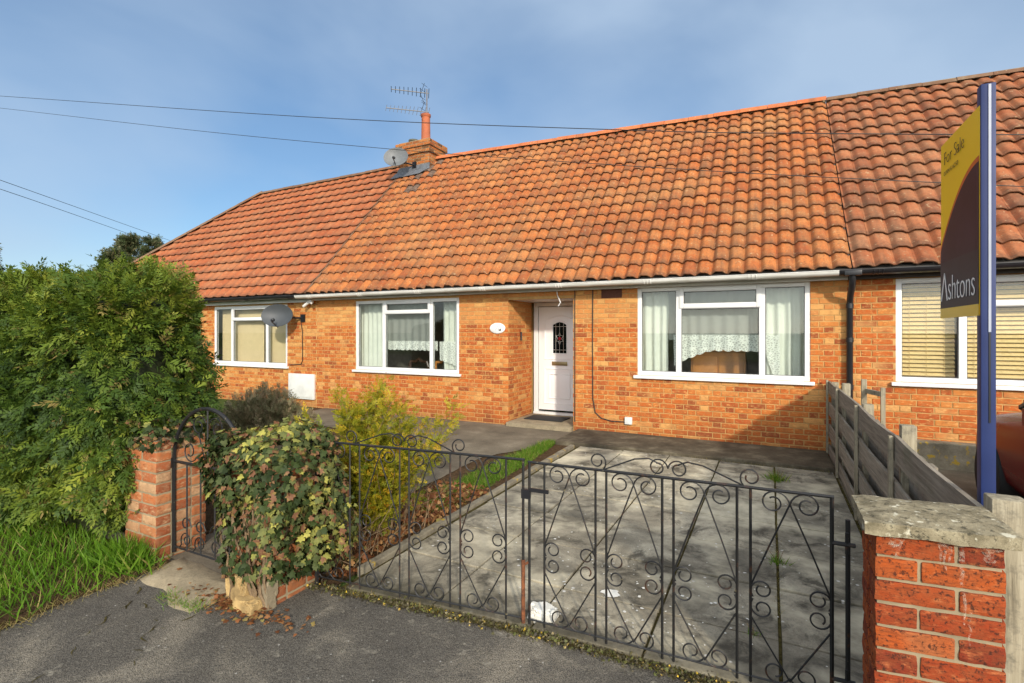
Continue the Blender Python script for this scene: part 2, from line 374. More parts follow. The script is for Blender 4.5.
M['slab_concrete'] = n.done(c, .9, n.bump(n.noise(50, 6, .7), .5, .005), spec=.25)
n = NT('apron_concrete'); c = n.ramp(n.noise(3, 7, .7), [(.3, (.04,.033,.022)), (.52, (.095,.078,.052)), (.75, (.22,.19,.13))])
M['apron_concrete'] = n.done(c, .93, n.bump(n.noise(60, 6, .7), .6, .006), spec=.2)
n = NT('pale_concrete'); c = n.ramp(n.noise(4, 7, .7), [(.3, (.19,.155,.10)), (.55, (.33,.27,.175)), (.8, (.48,.41,.28))]); c = n.mix(n.ramp(n.noise(60, 5, .7), [(.5, 0.), (.7, .5)]), c, (.1,.085,.055))
M['pale_concrete'] = n.done(c, .93, n.bump(n.noise(70, 6, .7), .6, .006), spec=.2)
n = NT('kerb_concrete'); c = n.ramp(n.noise(6, 7, .7), [(.3, (.12,.10,.07)), (.55, (.24,.21,.15)), (.8, (.36,.33,.25))]); c = n.mix(n.ramp(n.noise(9, 5, .6, vec=n.coord(loc=(5, 0, 2))), [(.6, 0.), (.66, .9)]), c, (.46,.30,.03))
M['kerb_concrete'] = n.done(c, .93, n.bump(n.noise(60, 6, .7), .8, .008), spec=.2)
n = NT('soil'); c = n.ramp(n.noise(18, 7, .75), [(.3, (.035,.022,.012)), (.55, (.10,.06,.03)), (.75, (.19,.12,.06))]); M['soil'] = n.done(c, 1., n.bump(n.noise(40, 6, .7), 1., .03), spec=.1)
n = NT('field_grass'); c = n.ramp(n.noise(3, 6, .7), [(.3, (.035,.06,.012)), (.7, (.08,.12,.03))]); M['field_grass'] = n.done(c, 1., n.bump(n.noise(60, 4), .8, .02), spec=.1)
n = NT('moss'); M['moss'] = n.done(n.ramp(n.noise(30, 4), [(.3, (.03,.022,.01)), (.6, (.085,.07,.025))]), 1., n.bump(n.noise(80, 4), .8, .01), spec=.05)

def leafmat(name, stops, trans=.35, spec=.3, rough=.6, jitter=.15):
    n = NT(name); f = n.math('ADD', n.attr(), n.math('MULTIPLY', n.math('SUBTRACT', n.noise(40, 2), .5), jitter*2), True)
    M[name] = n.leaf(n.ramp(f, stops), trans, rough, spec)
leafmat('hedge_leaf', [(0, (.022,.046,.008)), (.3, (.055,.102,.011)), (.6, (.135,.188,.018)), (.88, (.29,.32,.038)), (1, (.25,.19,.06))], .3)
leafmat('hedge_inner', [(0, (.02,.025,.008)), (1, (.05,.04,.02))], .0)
leafmat('ivy_leaf', [(0, (.022,.034,.010)), (.3, (.050,.075,.020)), (.5, (.10,.115,.042)), (.66, (.20,.21,.055)), (.86, (.46,.42,.09)), (1, (.20,.095,.05))], .25, .2, .6)
leafmat('golden_leaf', [(0, (.10,.14,.010)), (.35, (.24,.25,.014)), (.65, (.45,.37,.02)), (.85, (.60,.37,.022)), (1, (.46,.19,.02))], .4)
leafmat('heather_leaf', [(0, (.13,.13,.06)), (.5, (.26,.24,.12)), (1, (.36,.27,.16))], .35)
leafmat('grass_blade', [(0, (.06,.14,.006)), (.5, (.11,.23,.012)), (.85, (.18,.30,.025)), (1, (.36,.30,.10))], .4)
leafmat('dry_grass', [(0, (.18,.13,.05)), (.6, (.34,.25,.10)), (1, (.22,.20,.05))], .3)
leafmat('litter_leaf', [(0, (.10,.035,.012)), (.5, (.24,.09,.03)), (.8, (.36,.20,.08)), (1, (.20,.18,.05))], .2)
leafmat('debris', [(0, (.03,.024,.014)), (.45, (.075,.062,.03)), (.8, (.085,.095,.02)), (.93, (.20,.165,.10)), (1, (.50,.33,.02))], .0)
leafmat('far_conifer', [(0, (.035,.052,.022)), (.6, (.085,.11,.042)), (1, (.17,.14,.07))], .15)

# ------------------------------------------------------------------ camera / world / sun
cam = bpy.data.cameras.new('camera'); co = bpy.data.objects.new('camera', cam); COL.objects.link(co)
co.location = (0, 0, 1.6); co.rotation_euler = (R(90), 0, R(26.9))
cam.lens = 509/1024*36; cam.sensor_width = 36; cam.shift_y = -(341.5-332)/1024; cam.clip_end = 3000; cam.clip_start = .05
SC.camera = co
SUN = Vector((1.39, -1.92, 1.0)).normalized()
w = bpy.data.worlds.new('World'); SC.world = w; w.use_nodes = True; nt = w.node_tree
for x in list(nt.nodes): nt.nodes.remove(x)
sky = nt.nodes.new('ShaderNodeTexSky'); sky.sky_type = 'NISHITA'; sky.sun_disc = False
sky.sun_elevation = math.asin(SUN.z); sky.sun_rotation = math.atan2(SUN.x, SUN.y); sky.altitude = 50; sky.air_density = 1.0; sky.dust_density = .25; sky.ozone_density = 2.5
tc = nt.nodes.new('ShaderNodeTexCoord'); mp = nt.nodes.new('ShaderNodeMapping'); mp.inputs['Scale'].default_value = (1., 1., 2.0); mp.inputs['Rotation'].default_value = (0, .25, .5)
nt.links.new(tc.outputs['Generated'], mp.inputs[0])
nz = nt.nodes.new('ShaderNodeTexNoise'); nz.inputs['Scale'].default_value = 1.7; nz.inputs['Detail'].default_value = 5; nz.inputs['Roughness'].default_value = .45; nz.inputs['Distortion'].default_value = .25
nt.links.new(mp.outputs[0], nz.inputs['Vector'])
rp = nt.nodes.new('ShaderNodeValToRGB'); rp.color_ramp.elements[0].position = .40; rp.color_ramp.elements[0].color = (.25, .25, .25, 1); rp.color_ramp.elements[1].position = .68; rp.color_ramp.elements[1].color = (.80, .80, .80, 1)
nt.links.new(nz.outputs[0], rp.inputs[0])
mx = nt.nodes.new('ShaderNodeMix'); mx.data_type = 'RGBA'; mx.inputs[7].default_value = (2.5, 3.2, 4.1, 1)
hs = nt.nodes.new('ShaderNodeHueSaturation'); hs.inputs['Saturation'].default_value = 1.22; hs.inputs['Value'].default_value = .64; nt.links.new(sky.outputs[0], hs.inputs['Color'])
nt.links.new(rp.outputs[0], mx.inputs[0]); nt.links.new(hs.outputs[0], mx.inputs[6])
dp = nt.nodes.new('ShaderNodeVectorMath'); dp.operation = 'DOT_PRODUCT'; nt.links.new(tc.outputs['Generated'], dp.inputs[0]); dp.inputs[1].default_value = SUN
hz = nt.nodes.new('ShaderNodeMapRange'); hz.interpolation_type = 'SMOOTHSTEP'; nt.links.new(dp.outputs['Value'], hz.inputs[0]); hz.inputs[1].default_value = .05; hz.inputs[2].default_value = 1.; hz.inputs[3].default_value = 0.; hz.inputs[4].default_value = 1.  # added glow round the sun, behind the camera, to fill the shadows
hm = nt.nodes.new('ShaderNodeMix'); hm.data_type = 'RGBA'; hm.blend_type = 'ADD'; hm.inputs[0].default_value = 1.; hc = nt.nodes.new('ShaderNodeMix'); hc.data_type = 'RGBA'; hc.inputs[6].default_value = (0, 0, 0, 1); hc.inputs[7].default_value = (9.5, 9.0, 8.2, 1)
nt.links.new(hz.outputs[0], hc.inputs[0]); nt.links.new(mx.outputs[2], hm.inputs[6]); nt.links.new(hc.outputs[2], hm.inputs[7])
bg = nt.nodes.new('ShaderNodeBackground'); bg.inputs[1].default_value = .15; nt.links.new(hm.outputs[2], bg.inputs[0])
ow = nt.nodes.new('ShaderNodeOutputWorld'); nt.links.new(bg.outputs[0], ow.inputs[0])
sl = bpy.data.lights.new('sun', 'SUN'); sl.energy = 2.75; sl.angle = R(2.5); sl.color = (1., .91, .78)
so = bpy.data.objects.new('sun', sl); COL.objects.link(so); so.rotation_euler = (-SUN).to_track_quat('-Z', 'Y').to_euler()
SC.view_settings.view_transform = 'Standard'; SC.view_settings.look = 'None'; SC.view_settings.exposure = 0.46; SC.view_settings.gamma = 1
SC.cycles.sample_clamp_indirect = 4.; SC.cycles.caustics_reflective = False; SC.cycles.caustics_refractive = False; SC.cycles.max_bounces = 8; SC.cycles.transparent_max_bounces = 24; SC.cycles.use_denoising = True

# ------------------------------------------------------------------ ground
def sheet(name, poly, z, mat, holes=None):
    mb = MB(); mb.add([(x, y, z) for x, y in poly], [tuple(range(len(poly)))]); o = mb.build(name, mat)
    o.data.flip_normals() if o.data.polygons[0].normal.z < 0 else None
    return tag(o, kind='structure')
def wob(poly, amp=.02, step=.15, seed=0):
    out = []
    for i, a in enumerate(poly):
        b = poly[(i+1) % len(poly)]; L = math.dist(a, b); k = max(1, int(L/step)); k = min(k, 80)
        for j in range(k):
            t = j/k; x = a[0]+(b[0]-a[0])*t; y = a[1]+(b[1]-a[1])*t
            nx, ny = noise.noise((x*4, y*4, seed)), noise.noise((x*4, y*4, seed+9)); out.append((x+nx*amp, y+ny*amp))
    return out
sheet('ground', [(-900, -600), (900, -600), (900, 1400), (-900, 1400)], -.03, M['field_grass'])
sheet('road', [(-60, -14), (60, -14), (60, 2.54), (.8, 2.54), (.3, 2.525), (-.3, 2.495), (-1.1, 2.475), (-1.8, 2.405), (-2.62, 2.305), (-60, 2.305)], -.012, M['asphalt'])
sheet('garden_soil', [(-8.6, 2.1), (-2.45, 2.3), (-2.45, 6.9), (-8.6, 7.76)], -.006, M['soil'])
sheet('neighbour_drive', [(.66, 2.4), (8, 2.4), (8, 7.76), (.66, 7.76)], -.006, M['path_tarmac'])
sheet('neighbour_garden', [(-19, 2.2), (-8.6, 2.2), (-8.6, 7.76), (-19, 7.76)], -.008, M['field_grass'])
pathpoly = [(-3.95, 2.1), (-3.05, 2.1), (-3.12, 3.4), (-3.22, 4.6), (-3.28, 5.6), (-2.75, 6.75), (-2.75, 7.76), (-8.3, 7.76), (-8.3, 6.4), (-5.2, 6.1), (-4.1, 5.2), (-3.98, 3.5)]
sheet('garden_path', wob(pathpoly, .035, .15, 3), .004, M['path_tarmac'])
KP = [(-2.62, 2.30), (-1.8, 2.40), (-1.1, 2.47), (-.3, 2.49), (.3, 2.52), (.8, 2.54)]
def kline(x):
    for a, b in zip(KP, KP[1:]):
        if x <= b[0]: return a[1]+(b[1]-a[1])*(x-a[0])/(b[0]-a[0])
    return KP[-1][1]
# driveway slabs, each one bedded a little differently
mb = MB()
xs = [-2.36, -1.75, -1.15, -.56, .045, .64]; ys = [2.50, 2.95, 3.54, 4.12, 4.72, 5.31, 5.92, 6.50, 6.74]
for i in range(5):
    for j in range(8):
        g = .008; x0, x1 = xs[i]+g, xs[i+1]-g; y0, y1 = ys[j]+g, ys[j+1]-g
        if j > 4 and i == 0: x0 = max(x0, -2.36)
        zz = random.uniform(.0, .010); tx, ty = random.uniform(-.006, .006), random.uniform(-.006, .006)
        vs, fs = bev_box(x0, x1, y0, y1, -.05, .012, .005)
        if j == 0: vs = [Vector((v.x, v.y if v.y > (y0+y1)/2 else kline(v.x)+.022+(v.y-y0), v.z)) for v in vs]
        cx, cy = (x0+x1)/2, (y0+y1)/2; a = random.uniform(-.008, .008)
        vs = [(cx+(v.x-cx)-(v.y-cy)*a, cy+(v.y-cy)+(v.x-cx)*a, v.z+zz+tx*(v.x-cx)+ty*(v.y-cy)) for v in vs]
        mb.add(vs, fs)
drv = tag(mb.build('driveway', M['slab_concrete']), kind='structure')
sheet('driveway_joints', [(-2.40, 2.30), (-1.1, 2.44), (.66, 2.50), (.66, 6.78), (-2.4, 6.78)], .0, M['moss'])
mb = MB(); mb.box(-2.74, .655, 6.76, 7.755, -.05, .055, bev=.012); tag(mb.build('wall_apron', M['apron_concrete']), kind='structure')
mb = MB()
y = 2.55
while y < 6.7:
    L = .9; x = -2.40-.035*((y-2.5)/4)
    mb.box(x-.055, x+.01, y+.005, min(y+L, 6.7)-.005, -.05, .035+random.uniform(-.006, .006), rz=random.uniform(-.01, .01), bev=.01); y += L
tag(mb.build('drive_edging', M['kerb_concrete']), kind='structure')
# paint and lime splashes on the slabs
mb = MB()
def splash(x, y, r, k=9):
    zsp = .0255+.00001*len(mb.f); a0 = random.uniform(0, 6); el = random.uniform(.5, 1.); ca, sa = math.cos(a0), math.sin(a0); P = []
    for q in range(k): a = 2*math.pi*q/k; rr = r*random.uniform(.5, 1.15); u_, v2 = rr*math.cos(a), rr*el*math.sin(a); P.append((x+u_*ca-v2*sa, y+u_*sa+v2*ca, zsp))
    mb.add(P, [tuple(range(k))])
splash(-.86, 3.02, .06, 15)
for q in range(170):
    x, y = random.gauss(-.75, .5), random.gauss(3.0, .45)
    if -2.2 < x < .5 and y > kline(x)+.15: splash(x, y, random.choice((.004, .006, .006, .009, .013)))
for q in range(60): splash(random.uniform(-2.1, .5), random.uniform(2.8, 6.4), random.uniform(.004, .010))
mb.build('lime_splash', M['chalk_stone'], drv, fixn=False)
mb = MB(); vs = wob([(-3.72, 1.86), (-2.95, 1.74), (-2.86, 2.14), (-3.78, 2.20)], .05, .06, 5)
mb.add([(-3.33, 2.02, .010)]+[(x, y, -.02) for x, y in vs]+[(-3.33+(x+3.33)*.8, 2.02+(y-2.02)*.8, .006) for x, y in vs], [])
N_ = len(vs); mb.f += [(1+i, 1+(i+1) % N_, 1+N_+(i+1) % N_, 1+N_+i) for i in range(N_)]+[(0, 1+N_+i, 1+N_+(i+1) % N_) for i in range(N_)]; mb.mi += [0]*(2*N_)
tag(mb.build('gateway_slab', M['pale_concrete'], smooth='all'), kind='structure')
# mound of old tarmac against the foot of the ivy pillar
# cracks filled with moss in the tarmac
mb = MB()
for seed, path in enumerate([[(-3.55, 1.80), (-3.35, 1.72), (-3.02, 1.62), (-2.88, 1.45), (-2.72, 1.35)], [(-3.4, 1.72), (-3.3, 1.5), (-3.05, 1.2), (-2.9, .9), (-3.0, .5)], [(-2.95, 1.6), (-2.9, 1.75), (-2.85, 1.85)]]):
    P = []
    for a, b in zip(path, path[1:]):
        for j in range(20): P.append((a[0]+(b[0]-a[0])*j/20, a[1]+(b[1]-a[1])*j/20))
    P = [(x+noise.noise((x*14, y*14, seed))*.06+noise.noise((x*40, y*40, seed))*.02, y+noise.noise((x*14, y*14, seed+5))*.06) for x, y in P]
    L = []; Rr = []
    for i, (x, y) in enumerate(P):
        a = P[max(i-1, 0)]; b = P[min(i+1, len(P)-1)]; d = Vector((b[0]-a[0], b[1]-a[1])); d.normalize(); wd = max(0., .009*noise.noise((x*13, y*13, 3))+.0012)
        L.append((x-d.y*wd, y+d.x*wd, -.0075)); Rr.append((x+d.y*wd, y-d.x*wd, -.0075))
    for i in range(len(P)-1): mb.quad(L[i], L[i+1], Rr[i+1], Rr[i])
tag(mb.build('road_crack', M['moss']), kind='structure')

# ------------------------------------------------------------------ houses
WY = 7.76
def brick_rows(mb, u0, u1, z0, z1, P, holes=(), pattern='SSH', L=.2135, H=.1005, g=.0125, rowh=.075, offset=0):
    """real bricks; P(u, z, d) maps wall coordinates (d = out of the wall) to space; holes are (u0, u1, z0, z1)"""
    nrow = int(round((z1-z0)/rowh)); pat = [L if ch == 'S' else H for ch in pattern]; per = sum(pat)+g*len(pat)
    for r in range(nrow):
        za, zb = z0+r*rowh+g/2, z0+(r+1)*rowh-g/2; zm = (za+zb)/2
        iv = [(u0, u1)]
        for h in holes:
            if h[2]-.03 < zm < h[3]+.03:
                nv = []
                for a, b in iv:
                    if h[1] <= a or h[0] >= b: nv.append((a, b)); continue
                    if h[0] > a: nv.append((a, h[0]))
                    if h[1] < b: nv.append((h[1], b))
                iv = nv
        st = u0-per-(per*.5 if r % 2 else 0)-offset
        for a, b in iv:
            u = st; k = 0
            while u < b:
                w_ = pat[k % len(pat)]; x0, x1 = max(u, a), min(u+w_, b)
                if x1-x0 > .02:
                    d = random.uniform(-.0018, .0018); c = .003; j = lambda: random.uniform(-.0012, .0012)
                    o = [(x0, za), (x1, za), (x1, zb), (x0, zb)]; o = [(p+j(), q+j()) for p, q in o]
                    ii = [(o[0][0]+c, o[0][1]+c), (o[1][0]-c, o[1][1]+c), (o[2][0]-c, o[2][1]-c), (o[3][0]+c, o[3][1]-c)]
                    vs = [P(p, q, -.012) for p, q in o]+[P(p, q, d-c) for p, q in o]+[P(p, q, d) for p, q in ii]
                    mb.add(vs, [(8, 9, 10, 11)]+[(k2, (k2+1) % 4, 4+(k2+1) % 4, 4+k2) for k2 in range(4)]+[(4+k2, 4+(k2+1) % 4, 8+(k2+1) % 4, 8+k2) for k2 in range(4)])
                u += w_+g; k += 1

def holed_slab(mb, u0, u1, z0, z1, holes, yf, yb):
    us = sorted({u0, u1, *[h[0] for h in holes], *[h[1] for h in holes]}); zs = sorted({z0, z1, *[h[2] for h in holes], *[h[3] for h in holes]})
    zs = [z for z in zs if z0 <= z <= z1]; us = [u for u in us if u0 <= u <= u1]
    inh = lambda u, z: any(h[0] < u < h[1] and h[2] < z < h[3] for h in holes)
    nu, nz_ = len(us)-1, len(zs)-1; S = [[not inh((us[i]+us[i+1])/2, (zs[j]+zs[j+1])/2) for j in range(nz_)] for i in range(nu)]
    for i in range(nu):
        for j in range(nz_):
            if not S[i][j]: continue
            a, b, c, d = us[i], us[i+1], zs[j], zs[j+1]
            mb.quad((a, yf, c), (b, yf, c), (b, yf, d), (a, yf, d)); mb.quad((b, yb, c), (a, yb, c), (a, yb, d), (b, yb, d))
            if i == 0 or not S[i-1][j]: mb.quad((a, yb, c), (a, yf, c), (a, yf, d), (a, yb, d))
            if i == nu-1 or not S[i+1][j]: mb.quad((b, yf, c), (b, yb, c), (b, yb, d), (b, yf, d))
            if j == 0 or not S[i][j-1]: mb.quad((a, yb, c), (b, yb, c), (b, yf, c), (a, yf, c))
            if j == nz_-1 or not S[i][j+1]: mb.quad((a, yf, d), (b, yf, d), (b, yb, d), (a, yb, d))

def window(house, x0, x1, z0, z1, m1, m2, tz, name='window'):
    """three-light white plastic window with a top-hung vent in the middle"""
    yf, yb = WY+.012, WY+.075; f = .062; mb = MB()
    bx = lambda a, b, c, d, y0=yf, y1=yb: mb.box(a, b, y0, y1, c, d, bev=.006)
    bx(x0, x0+f, z0, z1); bx(x1-f, x1, z0, z1); bx(x0+f, x1-f, z1-f, z1); bx(x0+f, x1-f, z0, z0+f)
    mw = .075
    for m in (m1, m2): bx(m-mw/2, m+mw/2, z0+f, z1-f)
    bx(m1+mw/2, m2-mw/2, tz-.04, tz+.04)
    # vent sash and slim beads stand proud of the frame
    a, b, c, d = m1+.012, m2-.012, tz-.03, z1-.022; s_ = .06
    for q in ((a, a+s_, c, d), (b-s_, b, c, d), (a+s_, b-s_, d-s_, d), (a+s_, b-s_, c, c+s_)): bx(*q, WY-.006, WY+.03)
    fr = mb.build(name, M['upvc'], house, True)
    lights = [(x0+f, m1-mw/2, z0+f, z1-f), (m2+mw/2, x1-f, z0+f, z1-f), (m1+mw/2, m2-mw/2, z0+f, tz-.04), (a+s_, b-s_, c+s_, d-s_)]
    for q in lights:
        g = MB(); g.box(q[0]-.008, q[1]+.008, WY+.040, WY+.048, q[2]-.008, q[3]+.008); g.build('pane', M['window_glass'], fr)
        g = MB(); e = .007
        for r in ((q[0], q[0]+e, q[2], q[3]), (q[1]-e, q[1], q[2], q[3]), (q[0]+e, q[1]-e, q[2], q[2]+e), (q[0]+e, q[1]-e, q[3]-e, q[3])): g.box(r[0]-.001, r[1]+.001, WY+.030, WY+.0385, r[2]-.001, r[3]+.001)
        g.build('glazing_seal', M['white_seal'], fr)
    mb = MB(); mb.box(x0-.05, x1+.05, WY-.055, WY+.03, z0-.048, z0-.003, bev=.008); mb.build('sill', M['upvc'], fr, True)
    return fr

def drape(par, x0, x1, z0, z1, y, mat, name='curtain', wl=.11, amp=.022, scallop=None, seed=0):
    nx = max(12, int((x1-x0)/.012)); nz_ = 10; mb = MB(); vs = []
    for i in range(nx+1):
        x = x0+(x1-x0)*i/nx; ph = 2*math.pi*x/wl+2.2*noise.noise((x*3, seed, 1))
        zb = z0 if scallop is None else scallop(x, (x-x0)/(x1-x0))
        for j in range(nz_+1):
            t = j/nz_; vs.append((x+.01*noise.noise((x*5, t*2, seed)), y+amp*math.sin(ph+.5*noise.noise((t*2, x*2, seed)))*(.6+.4*(1-t)), zb+(z1-zb)*t))
    fs = [(i*(nz_+1)+j, (i+1)*(nz_+1)+j, (i+1)*(nz_+1)+j+1, i*(nz_+1)+j+1) for i in range(nx) for j in range(nz_)]
    mb.add(vs, fs); return mb.build(name, mat, par, 'all', fixn=False)

def room(par, x0, x1, y0, y1, z0, z1):
    mb = MB(); mb.quad((x0, y1, z0), (x1, y1, z0), (x1, y1, z1), (x0, y1, z1)); mb.quad((x0, y0, z0), (x0, y1, z0), (x0, y1, z1), (x0, y0, z1))
    mb.quad((x1, y1, z0), (x1, y0, z0), (x1, y0, z1), (x1, y1, z1)); mb.quad((x0, y0, z0), (x1, y0, z0), (x1, y1, z0), (x0, y1, z0)); mb.quad((x0, y1, z1), (x1, y1, z1), (x1, y0, z1), (x0, y0, z1))
    mb.build('room_lining', M['plaster'], par, fixn=False)

# roof surface: eaves line and ridge line as the photograph shows them
EY, EZ, RY = 7.47, 2.385, 10.82
def ridge_z(x):
    P = [(-19, 6.0), (-14.3, 5.98), (-7.5, 6.04), (.88, 5.80), (3.5, 5.72), (9, 5.6)]
    for (a, za), (b, zb) in zip(P, P[1:]):
        if x <= b: return za+(zb-za)*(x-a)/(b-a)
    return P[-1][1]
def roofpt(x, t):
    z1 = ridge_z(x)
    return Vector((x, EY+(RY-EY)*t, EZ+(z1-EZ)*t))
RN = Vector((0, -(5.9-EZ), RY-EY)).normalized()

def tiles(mb, x0, x1, nc, nr, prof, K, lift, lip, keep=None, jit=.004, sooty=None):
    ss = [k/K for k in range(K+1)]
    for i in range(nc):
        xa, xb = x0+(x1-x0)*i/nc, x0+(x1-x0)*(i+1)/nc
        for j in range(nr):
            t0 = j/nr; t1 = min(1., (j+1.18)/nr); xm = (xa+xb)/2
            if keep and not keep(xm, (t0+t1)/2): continue
            mb.cm = 1 if (sooty and sooty(xm, t0)) else 0
            dt = random.uniform(-jit, jit)/4.8-(random.random() < .012)*random.uniform(.004, .010); dn = random.uniform(-jit, jit)*.7; sk = random.uniform(-jit, jit)*.6
            lo, hi, bt = [], [], []
            for s_ in ss:
                x = xa+(xb-xa)*s_; h = prof(s_)
                p = roofpt(x, t0+dt+sk*(s_-.5)/4.8); lo.append(p+RN*(h+lift+dn)); bt.append(p+RN*(h+lift+dn-lip))
                hi.append(roofpt(x, t1)+RN*(h+.004))
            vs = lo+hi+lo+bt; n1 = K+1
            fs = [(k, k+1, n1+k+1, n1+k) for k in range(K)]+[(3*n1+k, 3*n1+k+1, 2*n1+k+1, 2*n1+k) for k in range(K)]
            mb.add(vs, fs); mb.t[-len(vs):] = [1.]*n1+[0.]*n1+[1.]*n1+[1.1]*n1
    mb.cm = 0
def pan_prof(s_):           # S-shaped pantile: broad trough, narrower roll
    return .023*math.sin(2*math.pi*(s_-.18))+.010*math.sin(4*math.pi*(s_-.08))
def roman_prof(s_):
    return .019*math.sin(2*math.pi*(s_-.3))+.007*math.sin(4*math.pi*(s_-.2))
def flat_prof(s_):
    return .012*math.cos(2*math.pi*s_)+.004*math.cos(4*math.pi*s_)

def roof(house, x0, x1, tiles_args, mats, ridge_mat, ridge_r, back=True, hip=None, ridge_x=None):
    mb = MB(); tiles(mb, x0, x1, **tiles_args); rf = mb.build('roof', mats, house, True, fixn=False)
    rx0, rx1 = ridge_x or (x0, x1)
    mb = MB()                                     # felt and battens under the tiles, and the rear slope
    o = Vector((0, 0, -.03))
    if hip is None: mb.quad(roofpt(x0, 0)+o, roofpt(x1, 0)+o, roofpt(x1, 1)+o, roofpt(x0, 1)+o)
    else: mb.add([roofpt(hip[0], 0)+o, roofpt(x1, 0)+o, roofpt(x1, 1)+o, roofpt(hip[1], 1)+o], [(0, 1, 2, 3)])
    by = 2*RY-EY; xa = x0 if hip is None else hip[0]
    mb.add([Vector((xa, by, EZ))+o, Vector((x1, by, EZ))+o, roofpt(x1, 1)+o, roofpt(rx0, 1)+o], [(3, 2, 1, 0)])
    if hip: mb.add([roofpt(hip[0], 0)+o, roofpt(hip[1], 1)+o, Vector((hip[0], by, EZ))+o], [(0, 1, 2)])
    mb.build('roof_slope', M['fascia_dark'], rf, fixn=False)
    L = .45; n_ = max(1, int((rx1-rx0)/L))
    mb = MB()
    def rtile(a, b, r, n=9):
        a, b = Vector(a), Vector(b); d = (b-a).normalized(); sd = d.cross(Vector((0, 0, 1))).normalized(); up = sd.cross(d)
        vs = []
        for p, rr in ((a, r), (b, r*.96)):
            for k in range(n):
                an = math.pi*(k/(n-1)); vs.append(p+sd*(math.cos(an)*rr)+up*(math.sin(an)*rr*.85))
        for k in range(n): vs.append(a+(vs[k]-a)*.85)
        mb.add(vs, [(k, k+1, n+k+1, n+k) for k in range(n-1)]+[(2*n+k, 2*n+k+1, k+1, k) for k in range(n-1)])
    for i in range(n_):
        xa_, xb_ = rx0+(rx1-rx0)*i/n_, rx0+(rx1-rx0)*(i+1)/n_; dz = random.uniform(-.006, .006)-.03
        rtile((xa_+.004, RY, ridge_z(xa_)+dz), (xb_-.002, RY, ridge_z(xb_)+dz), ridge_r)
    if hip:
        a, b = roofpt(hip[0], 0), roofpt(hip[1], 1); m_ = int((b-a).length/.42)
        for i in range(m_): rtile(a.lerp(b, i/m_)+RN*.02, a.lerp(b, (i+.99)/m_)+RN*.02, ridge_r*.9)
    mb.build('ridge_tile', ridge_mat, rf, True, fixn=False)
    # mortar bedding under the ridge
    mb = MB(); mb.add([roofpt(rx0, .985)+RN*.01, roofpt(rx1, .985)+RN*.01, Vector((rx1, RY-.03, ridge_z(rx1)+.04)), Vector((rx0, RY-.03, ridge_z(rx0)+.04))], [(0, 1, 2, 3)])
    mb.build('ridge_bedding', M['pillar_mortar'], rf, fixn=False)
    return rf

def gutter(house, x0, x1, mat, z=2.352, y=7.445, r=.058, brackets=True):
    mb = MB(); n_ = 10; vs = []
    for x in (x0, x1):
        for rr in (r, r-.006):
            for k in range(n_+1):
                a = math.pi+math.pi*k/n_; vs.append((x, y+math.cos(a)*rr, z+math.sin(a)*rr))
    m = n_+1; fs = []
    for k in range(n_): fs += [(k, k+1, 2*m+k+1, 2*m+k), (m+k+1, m+k, 3*m+k, 3*m+k+1), (k, m+k, m+k+1, k+1), (2*m+k+1, 3*m+k+1, 3*m+k, 2*m+k)]
    fs += [(0, 2*m, 3*m, m), (n_, m+n_, 3*m+n_, 2*m+n_)]
    mb.add(vs, fs); mb.tube([(x0, y-r, z+.002), (x1, y-r, z+.002)], .006, 6)
    x = x0+.4
    while brackets and x < x1-.1:
        (mb.tube([(x+q, y+(r+.003)*math.cos(math.pi+math.pi*k/10), z+(r+.003)*math.sin(math.pi+math.pi*k/10)) for k in range(11)], .006, 5) for q in (-.03, 0, .03)) if False else [mb.tube([(x+q, y+(r+.001)*math.cos(math.pi+math.pi*k/10), z+(r+.001)*math.sin(math.pi+math.pi*k/10)) for k in range(11)], .007, 6) for q in (-.045, .0, .045)]
        x += 1.37
    return mb.build('gutter', mat, house, True)

# ---- the middle house
H = empty('terraced_house', (-3.85, 7.76, 0), 'orange brick middle bungalow of the terrace with white front door and white gutter', 'house')
win1 = (-7.49, -5.01, .845, 2.222); win2 = (-1.80, .47, .948, 2.268); porch = (-4.01, -2.835, -.1, 2.15)
hx0, hx1 = -8.58, .876
holes = [win1, win2, porch]
mb = MB(); brick_rows(mb, hx0, hx1, -.135, 2.34, lambda u, z, d: (u, WY-d, z), holes, 'SH')
# porch reveals, left and right
brick_rows(mb, WY+.012, 8.72, -.135, 2.16, lambda u, z, d: (porch[0]+d, u, z), pattern='SH')
brick_rows(mb, WY+.012, 8.72, -.135, 2.16, lambda u, z, d: (porch[1]-d, u, z), pattern='SH')
wallo = mb.build('wall', M['house_brick'], H, fixn=True)
mb = MB(); holed_slab(mb, hx0, hx1, -.15, 2.36, [win1, win2, (porch[0]-.006, porch[1]+.006, -.16, porch[3])], WY+.006, WY+.12)
mb.box(porch[0]-.12, porch[0]-.005, WY+.12, 8.85, -.15, 2.3); mb.box(porch[1]+.005, porch[1]+.12, WY+.12, 8.85, -.15, 2.3)
mb.box(hx0, hx1, 13.9, 14.0, -.15, 2.36); mb.box(hx0, hx0+.1, WY+.12, 13.9, -.15, 2.36); mb.box(hx1-.1, hx1, WY+.12, 13.9, -.15, 2.36)
mb.build('mortar_core', M['mortar'], wallo)
mb = MB(); mb.box(porch[0]-.1, porch[1]+.1, WY+.13, 8.85, 2.152, 2.2); mb.build('porch_ceiling', M['upvc'], H)
room(H, hx0+.15, -4.2, WY+.125, 11.6, .0, 2.38); room(H, -2.65, hx1-.15, WY+.125, 11.6, .0, 2.38)
def sooty(x, t): return t > .55 and (abs(x-(-7.55-.9*(.95-t))) < .10+.60*max(0, t-.60)) and random.random() < .12+1.3*(t-.55)
